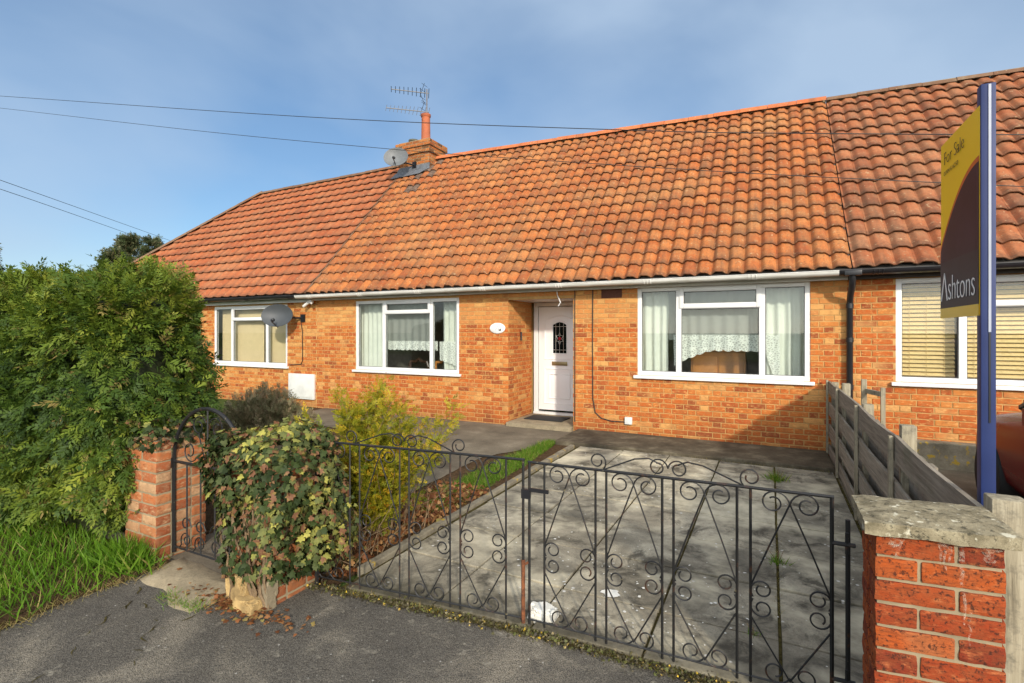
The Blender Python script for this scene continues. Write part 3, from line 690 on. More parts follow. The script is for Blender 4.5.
roof(H, hx0, hx1+.02, dict(nc=47, nr=17, prof=pan_prof, K=10, lift=.037, lip=.014, jit=.011, sooty=sooty), [M['pantile'], M['sooty_tile']], M['ridge_clay'], .13, ridge_x=(-7.62, .90))

mb = MB(); mb.box(hx0-.15, hx1, WY-.10, WY-.075, 2.262, 2.39, bev=.003); mb.box(hx0-.15, hx1, WY-.075, WY+.0, 2.275, 2.285); mb.build('fascia', M['gutter_white'], H)
gutter(H, hx0-.25, hx1-.12, M['gutter_white'])
W1 = window(H, *win1, -6.765, -5.63, 1.985)
W2 = window(H, *win2, -1.2, -.10, 1.975)
# curtains and lace nets
for (W, w_, m1, m2, sd) in ((W1, win1, -6.765, -5.63, 1), (W2, win2, -1.2, -.1, 2)):
    yc = WY+.20
    drape(W, w_[0]-.15, m1-.19, w_[2]+.03, w_[3]-.02, yc+.05, M['curtain_white'], 'curtain', .12, .025, seed=sd)
    drape(W, m2+.10 if sd == 1 else m2-.03, w_[1]-.02, w_[2]+.03, w_[3]-.02, yc+.05, M['curtain_white'], 'curtain', .13, .03, seed=sd+3)
    if sd == 1: lo = lambda x, t: 1.30-.02*abs(math.sin(x*26))
    else: lo = lambda x, t: 1.20+.12*math.sin(math.pi*min(1, max(0, (t-.22)/.5)))-.06*t
    nb = (lambda x, t: 1.42) if sd == 1 else (lambda x, t: 1.48)
    drape(W, m1-.17, m2-.06, 1.4, w_[3]-.03, yc, M['net_curtain'], 'net_curtain', .17, .012, nb, seed=sd+6)
    if sd == 1:
        drape(W, m1-.05, m2+.02, 1.27, 1.425, yc-.004, M['lace'], 'lace_border', .17, .012, lambda x, t: 1.262-.022*abs(math.sin(x*30)), seed=7)
        drape(W, m2+.06, w_[1]-.03, .95, 1.42, yc-.002, M['net_curtain'], 'net_curtain', .17, .012, lambda x, t: 1.20-.26*t, seed=9)
        drape(W, m2+.06, w_[1]-.03, .95, 1.42, yc-.006, M['lace'], 'lace_border', .17, .012, lambda x, t: 1.06-.15*t+.02*abs(math.sin(x*30)), seed=9)
    else:
        f_ = lambda t: 1.10+.24*math.sin(math.pi*min(1, max(0, t))*.5)
        drape(W, m1-.1, -.02, 1.2, 1.56, yc-.004, M['lace'], 'lace_border', .17, .012, lambda x, t: 1.09+.25*min(1, t/.42)**.7-.022*abs(math.sin(x*26)), seed=8)
        drape(W, m2+.05, m2+.22, 1.0, 1.56, yc-.004, M['lace'], 'lace_border', .17, .012, lambda x, t: 1.30-.32*math.sin(math.pi*t*.7)-.02*abs(math.sin(x*26)), seed=11)
# door
D = MB(); dy = 8.73
for q in ((-3.97, -3.885, .1, 2.145), (-2.98, -2.84, .1, 2.145), (-3.885, -2.98, 2.075, 2.145)): D.box(q[0], q[1], dy, dy+.07, q[2], q[3], bev=.006)
door = D.build('front_door', M['upvc'], H, True)
D = MB(); lx0, lx1, lz0, lz1 = -3.872, -3.0, .155, 2.065
D.box(lx0, lx1, dy+.012, dy+.06, lz0, lz1, bev=.008)
cxd = -3.45
def moulding(poly, r=.013):
    D.tube([(x, dy+.010, z) for x, z in poly+[poly[0], poly[1]]], r, 6)
def arch(x0, x1, z0, z1, rise):
    pts = [(x0, z0), (x0, z1)]; n_ = 8
    for k in range(1, n_): t = k/n_; pts.append((x0+(x1-x0)*t, z1+rise*math.sin(math.pi*t)))
    return pts+[(x1, z1), (x1, z0)]
moulding(arch(cxd-.30, cxd+.30, 1.10, 1.80, .10)); moulding(arch(cxd-.15, cxd+.15, 1.19, 1.74, .07)); moulding([(cxd-.30, .28), (cxd-.30, .92), (cxd+.30, .92), (cxd+.30, .28)]); moulding([(cxd-.20, .38), (cxd-.20, .82), (cxd+.20, .82), (cxd+.20, .38)], .016)
D.box(cxd-.205+.02, cxd+.205-.02, dy+.004, dy+.014, .40, .80, bev=.004)
leafd = D.build('door_leaf', M['door_white'], door, True)
D = MB(); D.prism([(x, dy+.006, z) for x, z in arch(cxd-.13, cxd+.13, 1.21, 1.73, .05)], (0, .012, 0)); D.build('door_glass', M['glass_dark'], door)
D = MB(); gy = dy+.003
for k in range(-1, 2): D.tube([(cxd+k*.075, gy, 1.21), (cxd+k*.075, gy, 1.76)], .004, 4)
for z in (1.27, 1.70): D.tube([(cxd-.13, gy, z), (cxd+.13, gy, z)], .004, 4)
P6 = [(cxd+.085*(1 if k % 2 else .5)*math.cos(k*math.pi/6), gy, 1.48+.12*(1 if k % 2 else .5)*math.sin(k*math.pi/6)) for k in range(13)]
D.tube(P6, .006, 4); D.build('glass_lead', M['lead_came'], door)
D = MB(); D.lathe((cxd, dy+.004, 1.48), [(.035, 0), (.03, .006)], 6, (0, -1, 0)); D.build('glass_rose', M['glass_red'], door)
D = MB(); D.box(cxd-.15, cxd+.15, dy-.006, dy+.012, .985, 1.055, bev=.004); D.box(cxd-.12, cxd+.12, dy-.011, dy-.004, 1.0, 1.04, bev=.003); D.build('letterbox', M['brass'], door, True)
D = MB(); D.tube([(-3.06, dy+.01, 1.1), (-3.06, dy-.04, 1.1), (-3.17, dy-.04, 1.1)], .011, 8); D.box(-3.085, -3.035, dy+.0, dy+.012, .98, 1.2, bev=.004); D.build('door_handle', M['brass'], door, True)
D = MB(); D.box(-3.97, -2.84, dy-.02, dy+.09, .07, .118, bev=.006); D.build('door_threshold', M['upvc'], door, True)
D = MB(); D.box(porch[0]+.004, porch[1]-.004, WY-.10, dy+.02, -.05, .072, bev=.012); D.build('doorstep', M['pale_concrete'], H, True)
D = MB(); D.box(-4.02, -3.995, WY+.47, WY+.52, 1.45, 1.60, bev=.004); D.build('doorbell', M['black_plastic'], H, True)
D = MB(); D.box(-2.36, -2.04, WY-.006, WY+.01, 2.13, 2.275)
for k in range(7): D.box(-2.36+k*.05, -2.335+k*.05, WY-.012, WY-.005, 2.14, 2.265)
D.build('air_brick', M['iron_grille'], H)
D = MB(); pts = [(-2.50, WY-.012, 2.28), (-2.505, WY-.012, 1.5), (-2.50, WY-.012, .55), (-2.46, WY-.012, .33), (-2.36, WY-.012, .25), (-2.2, WY-.012, .215), (-1.98, WY-.012, .22)]
D.tube(pts, .008, 6); D.tube([(-2.80, WY-.01, 2.28), (-2.80, WY-.01, .16)], .008, 5); D.build('wall_cable', M['rubber_cable'], H, True)
D = MB(); D.box(-1.985, -1.875, WY-.045, WY, .19, .30, bev=.008); D.build('socket_box', M['meter_white'], H, True)
D = MB(); D.tube([(-3.1, WY-.03, 2.26), (-3.09, WY-.04, 2.2), (-3.03, WY-.05, 2.08), (-3.07, WY-.05, 2.02)], .009, 6); D.build('loose_flex', M['upvc'], H, True)
# chimney
C = MB(); cx0, cx1, cy0, cy1 = -8.58, -7.66, 10.48, 11.1; zt = 6.48
for (g, za, zb) in ((0, 5.2, 6.15), (.05, 6.15, 6.30), (.085, 6.30, 6.45)):
    a, b, c, d = cx0-g, cx1+g, cy0-g, cy1+g
    C.cm = 0; nr = int(round((zb-za)/.075))
    for P, u0, u1 in ((lambda u, z, dd, c=c: (u, c-dd, z), a, b), (lambda u, z, dd, b=b: (b+dd, u, z), c, d), (lambda u, z, dd, a=a: (a-dd, u, z), c, d)):
        brick_rows(C, u0, u1, za, za+nr*.075, P, pattern='S')
ch = C.build('chimney', M['chimney_brick'], H)
C = MB()
for (g, za, zb) in ((0, 5.0, 6.15), (.05, 6.15, 6.30), (.085, 6.30, 6.45)): C.box(cx0-g+.006, cx1+g-.006, cy0-g+.006, cy1+g, za, zb-.001)
C.box(cx0-.02, cx1+.02, cy0-.02, cy1+.02, 6.45, 6.49, bev=.015); C.build('chimney_core', M['pillar_mortar'], ch)
C = MB(); C.lathe((-7.86, 10.62, 6.46), [(.125, 0), (.135, .03), (.118, .06), (.108, .62), (.125, .64), (.128, .70), (.10, .705), (.095, .5)], 16); C.build('chimney_pot', M['terracotta'], ch, True)
C = MB(); C.lathe((-8.42, 10.85, 6.46), [(.12, 0), (.12, .16), (.14, .17), (.14, .21), (.10, .215)], 14); C.build('chimney_pot', M['pot_grey'], ch, True)['label'] = 'squat grey chimney pot'
C = MB(); zf = EZ+(ridge_z(-8)-EZ)*(10.46-EY)/(RY-EY)
C.prism([(cx0-.14, 10.44, zf-.04), (cx1+.03, 10.44, zf-.02), (cx1+.03, 10.465, zf+.22), (cx0-.02, 10.465, zf+.20)], (0, .012, 0))
C.prism([roofpt(cx0-.16, .855)+RN*.05, roofpt(cx1-.20, .862)+RN*.055, roofpt(cx1+.02, .90)+RN*.06, roofpt(cx0-.10, .90)+RN*.06], tuple(RN*.01)); C.build('flashing', M['lead'], ch)
# house number
Pq = MB(); Pq.lathe((-4.215, WY-.002, 1.665), [(.15, 0), (.15, .012), (.135, .022)], 28, (0, -1, 0))
pl = Pq.build('house_number_plaque', M['plaque_white'], None, True)
for v in pl.data.vertices: v.co.z = 1.665+(v.co.z-1.665)*.62
tag(pl, 'white oval house number plaque on the brick wall left of the porch', 'number plaque')
def text(name, s_, size, mat, parent, mtx, extrude=.001, offset=0.0, shear=0., align='LEFT', width=None):
    cu = bpy.data.curves.new('t', 'FONT'); cu.body = s_; cu.size = size; cu.extrude = extrude; cu.offset = offset; cu.shear = shear; cu.align_x = align
    t = bpy.data.objects.new('t', cu); COL.objects.link(t); dg = bpy.context.evaluated_depsgraph_get()
    me = bpy.data.meshes.new_from_object(t.evaluated_get(dg)); bpy.data.objects.remove(t)
    if width:
        xs_ = [v.co.x for v in me.vertices]; k = width/(max(xs_)-min(xs_)); me.transform(Matrix.Diagonal((k, 1, 1, 1)))
    me.transform(mtx); return link_mesh(name, me, mat, parent)
def basis(x, y, o):
    x = Vector(x).normalized(); y = Vector(y).normalized(); z = x.cross(y); m = Matrix((x, y, z)).transposed().to_4x4(); m.translation = Vector(o); return m
text('number_lettering', '70', .13, M['print_black'], pl, basis((1, 0, 0), (0, 0, 1), (-4.27, WY-.025, 1.62)), shear=.2, offset=-.004)
Pq = MB(); Pq.lathe((-4.155, WY-.022, 1.635), [(.022, 0), (.018, .003)], 9, (0, -1, 0)); Pq.build('painted_motif', M['print_black'], pl)
# mat
D = MB(); D.box(-3.86, -3.15, WY+.30, WY+.74, .073, .088, bev=.005); tag(D.build('doormat', M['black_rubber'], None, True), 'black rubber doormat on the pale concrete step by the white front door', 'doormat')
# furniture behind the glass
cb = empty('sideboard', (-.72, 8.6, 0), 'orange wooden sideboard seen through the window right of the white front door', 'sideboard')
D = MB(); D.box(-1.12, -.33, 8.45, 8.9, .05, 1.30, bev=.01); D.build('carcass', M['wood_orange'], cb, True)
D = MB(); D.box(-1.16, -.29, 8.41, 8.94, 1.30, 1.335, bev=.008); D.build('top', M['wood_orange'], cb, True)
for a, b in ((-1.09, -.74), (-.71, -.36)):
    D = MB(); D.box(a, b, 8.43, 8.449, .12, 1.22, bev=.006); dd = D.build('door', M['wood_orange'], cb, True); D = MB(); D.lathe((b-.05 if a < -1 else a+.05, 8.43, .8), [(.012, 0), (.016, .02), (.008, .03)], 8, (0, -1, 0)); D.build('knob', M['brass'], dd, True)
for x, lab, g in ((-6.35, 'dark carved chair back low in the window left of the white front door', 0), (-5.72, 'lighter wooden chair back low in the window left of the white front door', 1)):
    ch_ = empty('dining_chair', (x, 8.5, 0), lab, 'chair', 'dining chairs behind the left window'); mt = M['wood_dark'] if g == 0 else M['wood_orange']
    D = MB(); D.tube([(x-.24, 8.35, .90), (x-.2, 8.35, 1.0), (x-.08, 8.35, 1.0), (x, 8.35, 1.06), (x+.08, 8.35, 1.0), (x+.2, 8.35, 1.0), (x+.24, 8.35, .90)], .03, 8); D.tube([(x-.22, 8.35, .95), (x-.2, 8.38, .45)], .022, 8); D.tube([(x+.22, 8.35, .95), (x+.2, 8.38, .45)], .022, 8); D.build('backrest', mt, ch_, True)
    D = MB(); D.box(x-.23, x+.23, 8.36, 8.8, .42, .47, bev=.012); D.build('seat', mt, ch_, True)
    for sx in (-.2, .2):
        for yy in (8.4, 8.76): D = MB(); D.tube([(x+sx, yy, .43), (x+sx*1.05, yy, .0)], .02, 6); D.build('leg', mt, ch_, True)

# ---- left house
HL = empty('terraced_house', (-13.8, 7.76, 0), 'left end bungalow of the terrace with smooth hipped orange roof and cream blinds', 'house')
win0 = (-12.06, -9.49, .845, 2.205)
mb = MB(); brick_rows(mb, -14.8, hx0-.003, -.135, 2.34, lambda u, z, d: (u, WY-d, z), [win0], 'SH', offset=.07); wl = mb.build('wall', M['left_brick'], HL)
mb = MB(); holed_slab(mb, -18.8, hx0, -.15, 2.36, [win0], WY+.006, WY+.12); mb.box(-18.8, hx0, 13.9, 14, -.15, 2.36); mb.box(-18.8, -18.7, WY+.12, 13.9, -.15, 2.36); mb.build('mortar_core', M['mortar'], wl)
room(HL, -13.5, hx0-.1, WY+.125, 11.6, 0, 2.38)
hipx = lambda t: -19+(4.7)*t
roof(HL, -19, hx0, dict(nc=35, nr=15, prof=flat_prof, K=8, lift=.046, lip=.013, jit=.004, keep=lambda x, t: x > hipx(t)-.05), [M['left_tile']], M['ridge_brown'], .11, hip=(-19, -14.3), ridge_x=(-14.3, -8.6))
mb = MB(); a, b = roofpt(hx0, 0), roofpt(hx0, .93); mb.prism([a+RN*.02+Vector((-.03, 0, 0)), a+RN*.03+Vector((.03, 0, 0)), b+RN*.03+Vector((.03, 0, 0)), b+RN*.02+Vector((-.03, 0, 0))], tuple(RN*.015)); mb.build('joint_flashing', M['ridge_brown'], HL)
mb = MB(); mb.box(-18.9, hx0-.16, WY-.10, WY-.075, 2.235, 2.32, bev=.003); mb.box(-18.9, hx0-.16, WY-.075, WY, 2.245, 2.255); mb.build('fascia', M['gutter_white'], HL)
gutter(HL, -19, hx0-.26, M['black_plastic'], z=2.36)
W0 = window(HL, *win0, -11.40, -10.17, 1.90)
for a, b, nm in ((-12.0, -11.43, 0), (-11.36, -10.62, 1), (-10.43, -10.2, 2), (-10.12, -9.55, 3)):
    bl = MB(); x = a
    while x < b:
        bl.obox(((x+.045), WY+.2, 1.53), (math.cos(.5), math.sin(.5), 0), (-math.sin(.5), math.cos(.5), 0), (0, 0, 1), .098, .002, 1.30); x += .082
    bl.build('vertical_blind', M['curtain_cream'], W0)
D = MB(); D.box(-9.40, -8.62, WY-.05, WY+.004, .16, .70, bev=.012); mbx = D.build('meter_box', M['meter_white'], HL, True)
D = MB(); D.box(-9.36, -8.66, WY-.06, WY-.048, .20, .66, bev=.006); D.build('meter_door', M['meter_white'], mbx, True)
D = MB(); D.tube([(-9.05, WY-.02, 1.9), (-9.0, WY-.012, 1.6), (-9.0, WY-.012, .98), (-9.05, WY-.012, .9), (-9.4, WY-.012, .88)], .009, 6); D.build('wall_cable', M['rubber_cable'], HL, True)
D = MB(); D.box(-8.70, -8.56, WY-.16, WY-.10, 2.20, 2.28, bev=.015); D.tube([(-8.66, WY-.13, 2.24), (-8.80, WY-.16, 2.14)], .03, 8); D.tube([(-8.6, WY-.12, 2.24), (-8.52, WY-.2, 2.2)], .022, 8); D.build('security_light', M['meter_white'], HL, True)

# ---- right house
HR = empty('terraced_house', (5, 7.76, 0), 'right hand house of the terrace with darker red-brown tiles, tan venetian blinds and black gutter', 'house')
win3 = (1.385, 4.15, .985, 2.258)
mb = MB(); brick_rows(mb, hx1+.003, 5.2, -.135, 2.34, lambda u, z, d: (u, WY-d, z), [win3], 'SSSH', offset=.13); wr = mb.build('wall', M['right_brick'], HR)
mb = MB(); holed_slab(mb, hx1, 9, -.15, 2.36, [win3], WY+.006, WY+.12); mb.box(hx1, 9, 13.9, 14, -.15, 2.36); mb.box(8.9, 9, WY+.12, 13.9, -.15, 2.36); mb.build('mortar_core', M['mortar'], wr)
room(HR, hx1+.1, 4.8, WY+.125, 11.6, 0, 2.38)
roof(HR, hx1+.03, 9.1, dict(nc=40, nr=15, prof=roman_prof, K=10, lift=.044, lip=.014, jit=.008), [M['right_tile']], M['ridge_brown'], .10)
mb = MB(); mb.box(hx1+.002, 9, WY-.10, WY-.075, 2.262, 2.39, bev=.003); mb.box(hx1+.002, 9, WY-.075, WY, 2.275, 2.285); mb.build('fascia', M['fascia_dark'], HR)
gutter(HR, hx1-.12, 9.1, M['black_plastic'], z=2.352)
W3 = window(HR, *win3, 2.03, 3.45, 1.93)
for a, b in ((1.45, 1.99), (2.07, 3.41), (3.49, 4.1)):
    bl = MB(); z = 1.03
    while z < 2.21:
        bl.obox(((a+b)/2, WY+.16, z), (1, 0, 0), (0, math.cos(.9), math.sin(.9)), (0, -math.sin(.9), math.cos(.9)), b-a, .056, .003); z += .052
    for x in (a+.1, (a+b)/2, b-.1): bl.tube([(x, WY+.145, 1.02), (x, WY+.145, 2.22)], .0025, 4)
    bl.build('venetian_blind', M['blind_tan'], W3)
D = MB(); xd = .90
D.tube([(xd, 7.445, 2.32), (xd, 7.445, 2.25), (xd, 7.50, 2.16), (xd-.0, 7.64, 2.06), (xd, 7.70, 1.96), (xd, 7.70, .02)], .036, 12)
for z in (1.93, 1.5, .9): D.lathe((xd, 7.70, z-.03), [(.043, 0), (.043, .06)], 12)
D.box(xd-.09, xd+.09, 7.385, 7.505, 2.29, 2.365, bev=.01); D.build('downpipe', M['black_plastic'], HR, True)
D = MB(); D.box(hx1+.05, 5, WY-.16, WY-.002, -.1, .30, bev=.02); D.build('plinth', M['kerb_concrete'], HR)

# ------------------------------------------------------------------ dishes, aerials, cables
def dish(label, c, r, face, mat, mount, name='satellite_dish', squash=.86):
    root = empty(name, mount, label, 'satellite dish', 'satellite dishes on the terrace')
    f = Vector(face).normalized(); mb = MB(); prof = []
    for k in range(9): rr = r*k/8; prof.append((max(rr, .002), .30*rr*rr/r))
    for k in range(8, -1, -1): rr = r*k/8; prof.append((max(rr, .002), .30*rr*rr/r-.012))
    ax = f; up = Vector((0, 0, 1)); sd = up.cross(ax).normalized(); u2 = ax.cross(sd); n_ = 28; vs = []
    for rr, zz in prof:
        for k in range(n_): a = 2*math.pi*k/n_; vs.append(Vector(c)+sd*(rr*math.cos(a))+u2*(rr*math.sin(a)*squash)+ax*zz)
    mb.add(vs, [(i*n_+k, i*n_+(k+1) % n_, (i+1)*n_+(k+1) % n_, (i+1)*n_+k) for i in range(len(prof)-1) for k in range(n_)]); mb.build('reflector', mat, root, True)
    mb = MB(); e = Vector(c)+ax*(r*.95)-u2*(r*.55); mb.tube([Vector(c)-u2*(r*.7), e], .012, 6); mb.build('feed_arm', M['black_plastic'], root, True)
    mb = MB(); mb.lathe(e-ax*.03+u2*.02, [(.022, 0), (.035, .01), (.035, .07), (.02, .09)], 10, tuple(-ax+u2*.5)); mb.build('receiver_head', M['black_plastic'], root, True)
    mb = MB(); mb.tube([Vector(c)-ax*.01, Vector(c)-ax*.09, Vector(mount)], .022, 8); mb.obox(Vector(mount), (1, 0, 0), (0, 1, 0), (0, 0, 1), .12, .03, .16); mb.build('wall_bracket', M['black_plastic'], root, True)
dish('dark grey satellite dish mounted on the left house wall beside its window', (-9.30, WY-.36, 1.93), .335, (.42, -.85, .22), M['dish_grey'], (-8.98, WY-.02, 1.90), squash=.74)
dish('pale grey satellite dish on the left side of the brick chimney', (-8.33, 10.05, 5.93), .31, (.38, -.88, .3), M['dish_pale'], (-8.10, 10.46, 5.86))
def yagi(mb, tip, root_, nel, el, axis_el):
    a, b = Vector(tip), Vector(root_); mb.tube([a, b], .012, 5)
    for k in range(nel):
        p = a.lerp(b, k/(nel-1)); l_ = el*(.6+.4*k/(nel-1)); mb.tube([p-Vector(axis_el)*l_/2, p+Vector(axis_el)*l_/2], .0075, 4)
A = empty('tv_aerial', (-7.86, 10.62, 7.15), 'double armed television aerial on a mast above the tall chimney pot', 'aerial')
mb = MB(); mb.tube([(-7.80, 10.58, 6.52), (-7.80, 10.58, 7.78)], .018, 8); mb.build('mast', M['alu'], A, True)
for z, L, k in ((7.68, .88, 10), (7.20, 1.0, 12)):
    mb = MB(); yagi(mb, (-7.80-.78*L, 10.58-.63*L, z+.02), (-7.76, 10.61, z), k, .26, (.1, .2, .97) if z < 7.5 else (.5, -.62, .6)); 
    for q in (1, -1):       # reflector at the back of the arm
        mb.tube([(-7.98, 10.56, z), (-7.86, 10.56, z+q*.26)], .006, 5); mb.tube([(-7.93, 10.45, z+q*.1), (-7.93, 10.7, z+q*.1)], .005, 4); mb.tube([(-7.87, 10.45, z+q*.22), (-7.87, 10.7, z+q*.22)], .005, 4)
    mb.build('aerial_arm', M['car_trim'], A)
A2 = empty('tv_aerial', (-8.5, 11.05, 6.3), 'small low television aerial poking out behind the pale dish', 'aerial')
mb = MB(); mb.tube([(-8.45, 11.0, 6.46), (-8.45, 11.0, 6.15)], .015, 6); mb.build('mast', M['alu'], A2, True)
mb = MB(); yagi(mb, (-9.55, 11.4, 6.16), (-8.42, 11.0, 6.18), 9, .2, (.2, .3, .9)); mb.build('aerial_arm', M['car_trim'], A2)

TH = R(26.9)
def ray(px, py):
    u = (px-512)/509; v = -(py-332)/509; return Vector((-math.sin(TH)+u*math.cos(TH), math.cos(TH)+u*math.sin(TH), v))
def cable(label, pts, r):
    P = [Vector((0, 0, 1.6))+ray(x, y)*t for x, y, t in pts]; Q = []
    for i in range(len(P)-1):
        p0, p1, p2, p3 = P[max(i-1, 0)], P[i], P[i+1], P[min(i+2, len(P)-1)]
        for k in range(8):
            t = k/8; Q.append(.5*((2*p1)+(p2-p0)*t+(2*p0-5*p1+4*p2-p3)*t*t+(3*p1-p0-3*p2+p3)*t**3))
    Q.append(P[-1]); mb = MB(); mb.tube(Q, r, 6); tag(mb.build('overhead_cable', M['rubber_cable'], None, True), label, 'cable', 'overhead cables')
inv = lambda px: 1/(.075+.00012*px)
cable('uppermost overhead cable, crossing from the left above the chimney to the right roof', [(x, y, inv(x)) for x, y in ((-160, 86), (0, 96), (300, 116.5), (625, 130), (827, 133.5), (1100, 135))], .006)
cable('overhead cable crossing just below the uppermost one and behind the chimney dish', [(x, y, inv(x)*1.02) for x, y in ((-160, 90), (0, 108), (200, 131), (390, 149), (480, 156), (678, 169), (842, 178), (1100, 190))], .005)
cable('upper of the two distant cables running down behind the hipped roof', [(-200, 110, 15), (0, 180, 22), (170, 240.5, 42)], .012)
cable('lower of the two distant cables running down behind the hipped roof', [(-200, 131, 15), (0, 189, 22), (160, 245, 42)], .012)

# ------------------------------------------------------------------ pillars
def pillar_bricks(mb, x0, x1, y0, y1, z0, rows, seed, bev=.006):
    rs = random.Random(seed); L, Hh, g = .215, .1025, .010
    for r in range(rows):
        za, zb = z0+r*.075+g/2, z0+(r+1)*.075-g/2
        W = x1-x0
        for face in ('f', 'r', 'l', 'b'):
            pass
        # a ring of whole bricks round each course, the corner lapping alternately
        def put(a, b, c, d):
            j = lambda: rs.uniform(-.002, .002)
            vs, fs = bev_box(a+j(), b+j(), c+j(), d+j(), za+j()*.5, zb+j()*.5, bev)
            bmx = bmesh.new(); bv = [bmx.verts.new(v) for v in vs]; [bmx.faces.new([bv[q] for q in f]) for f in fs]
            bmesh.ops.subdivide_edges(bmx, edges=[e for e in bmx.edges if e.calc_length() > .04], cuts=5, use_grid_fill=True); bmesh.ops.triangulate(bmx, faces=bmx.faces[:])
            sd_ = Vector((seed*3.1+r*.7, 0, a*9))
            for v in bmx.verts: v.co += Vector((noise.noise(v.co*38+sd_), noise.noise(v.co*38+sd_+Vector((9, 0, 0))), noise.noise(v.co*38+sd_+Vector((0, 9, 0)))))*.0026
            bmx.verts.index_update(); mb.add([v.co.copy() for v in bmx.verts], [[v.index for v in f.verts] for f in bmx.faces]); bmx.free()
        s = (r % 2 == 0); cut = x0+L if s else x1-L
        put(x0, cut-g/2, y0, y0+Hh); put(cut+g/2, x1, y0, y0+Hh)
        put(x0, x1-L-g/2 if s else x0+L, y1-Hh, y1); put(x1-L+g/2 if s else x0+L+g, x1, y1-Hh, y1)
        ym = (y0+y1)/2
        for xa, xb in ((x0, x0+Hh), (x1-Hh, x1)):
            put(xa, xb, y0+Hh+g, ym-g/2 if (y1-y0) > .42 else max(y0+Hh+g+.02, y1-Hh-g))
            if (y1-y0) > .42: put(xa, xb, ym+g/2, y1-Hh-g)
PRZ = Matrix.Translation((.302, 2.0, 0))@Matrix(((.992, 0, 0, 0), (.114, 1, 0, 0), (0, 0, 1, 0), (0, 0, 0, 1)))       # the pillar stands a little askew
def askew(mb): mb.v = [tuple(PRZ@Vector(v)) for v in mb.v]; return mb
pw, pd_ = .333, .25
PR = empty('brick_pillar', (.46, 2.13, 0), 'dark red brick gate pillar nearest the camera, with lichen covered stone cap', 'gate pillar', 'garden gate pillars')
mb = MB(); pillar_bricks(mb, 0, pw, 0, pd_, -.022, 13, 4); askew(mb).build('brickwork', M['pillar_brick'], PR, True)
mb = MB(); mb.box(.007, pw-.007, .007, pd_-.007, -.1, .952); askew(mb).build('mortar_joints', M['pillar_mortar'], PR)
bm = bmesh.new(); bmesh.ops.create_cube(bm, size=1)
for v in bm.verts: v.co = Vector((pw/2+v.co.x*.395, pd_/2+v.co.y*.31, .974+v.co.z*.042))
bmesh.ops.subdivide_edges(bm, edges=bm.edges[:], cuts=18, use_grid_fill=True)
for v in bm.verts:
    q = v.co*22; d = noise.noise(q)*.004+noise.noise(v.co*6)*.005+noise.noise(v.co*60)*.002; ed = min(pw/2+.1975-v.co.x, v.co.x-(pw/2-.1975), pd_/2+.155-v.co.y, v.co.y-(pd_/2-.155)); up_ = v.co.z > .98
    v.co += Vector((noise.noise(q+Vector((3, 0, 0)))*.005, noise.noise(q+Vector((0, 5, 0)))*.005, d))
    if up_: v.co.z += min(.014, ed*.14)-.003
me = bpy.data.meshes.new('cap_stone'); bm.to_mesh(me); bm.free(); me.transform(PRZ); me.polygons.foreach_set('use_smooth', [True]*len(me.polygons)); me.set_sharp_from_angle(angle=R(50)); link_mesh('cap_stone', me, M['lichen_stone'], PR)
mb = MB()
for x, z0, z1, w_ in ((.062, .885, .952, .015), (.055, .91, .952, .02), (.172, .875, .952, .006), (.182, .86, .952, .005), (.196, .885, .952, .006), (.225, .80, .952, .008), (.232, .70, .81, .005), (.245, .64, .74, .004), (.29, .90, .952, .03)):
    vs = []
    for k in range(9):
        z = z1+(z0-z1)*k/8; ww = w_*(1-.7*k/8)*(1+.9*noise.noise((x*40, z*70, 1))); xc = x+.008*noise.noise((x*9, z*40, 2)); vs += [(xc-ww, -.0032, z), (xc+ww, -.0032, z)]
    mb.add(vs, [(2*k, 2*k+1, 2*k+3, 2*k+2) for k in range(8)])
askew(mb).build('lime_run', M['lime_stain'], PR, fixn=False)
PL = empty('brick_pillar', (-4.02, 2.2, 0), 'worn orange brick gate pillar half buried in the conifer hedge', 'gate pillar', 'garden gate pillars')
mb = MB(); pillar_bricks(mb, -4.19, -3.80, 2.03, 2.38, -.06, 12, 9, .008); mb.build('brickwork', M['garden_brick'], PL, True)
mb = MB(); mb.box(-4.186, -3.804, 2.034, 2.376, -.06, .84); mb.build('mortar_joints', M['pillar_mortar'], PL)
PM = empty('brick_pillar', (-2.76, 2.2, 0), 'crumbling brick gate pillar smothered in ivy, with yellow broken stones at its foot', 'gate pillar', 'garden gate pillars')
mb = MB(); pillar_bricks(mb, -2.97, -2.60, 2.02, 2.38, -.06, 12, 12, .010); mb.build('brickwork', M['garden_brick'], PM, True)
mb = MB(); mb.box(-2.966, -2.604, 2.024, 2.376, -.06, .84); mb.build('mortar_joints', M['pillar_mortar'], PM)
def rock(c, s_, seed, mat, name, parent=None):
    bm = bmesh.new(); bmesh.ops.create_icosphere(bm, subdivisions=5, radius=1)
    for v in bm.verts:
        p = v.co.copy(); k = 1+.45*noise.noise(p*1.3+Vector((seed, 0, 0)))+.18*noise.noise(p*4+Vector((seed, 0, 0)))+.09*noise.noise(p*11)+.05*noise.noise(p*26); p = Vector((max(-.75, min(.75, p.x*k)), max(-.75, min(.75, p.y*k)), max(-.72, min(.72, p.z*k))))
        v.co = Vector((c[0]+p.x*s_[0], c[1]+p.y*s_[1], c[2]+p.z*s_[2]))
    me = bpy.data.meshes.new(name); bm.to_mesh(me); bm.free(); return link_mesh(name, me, mat, parent)
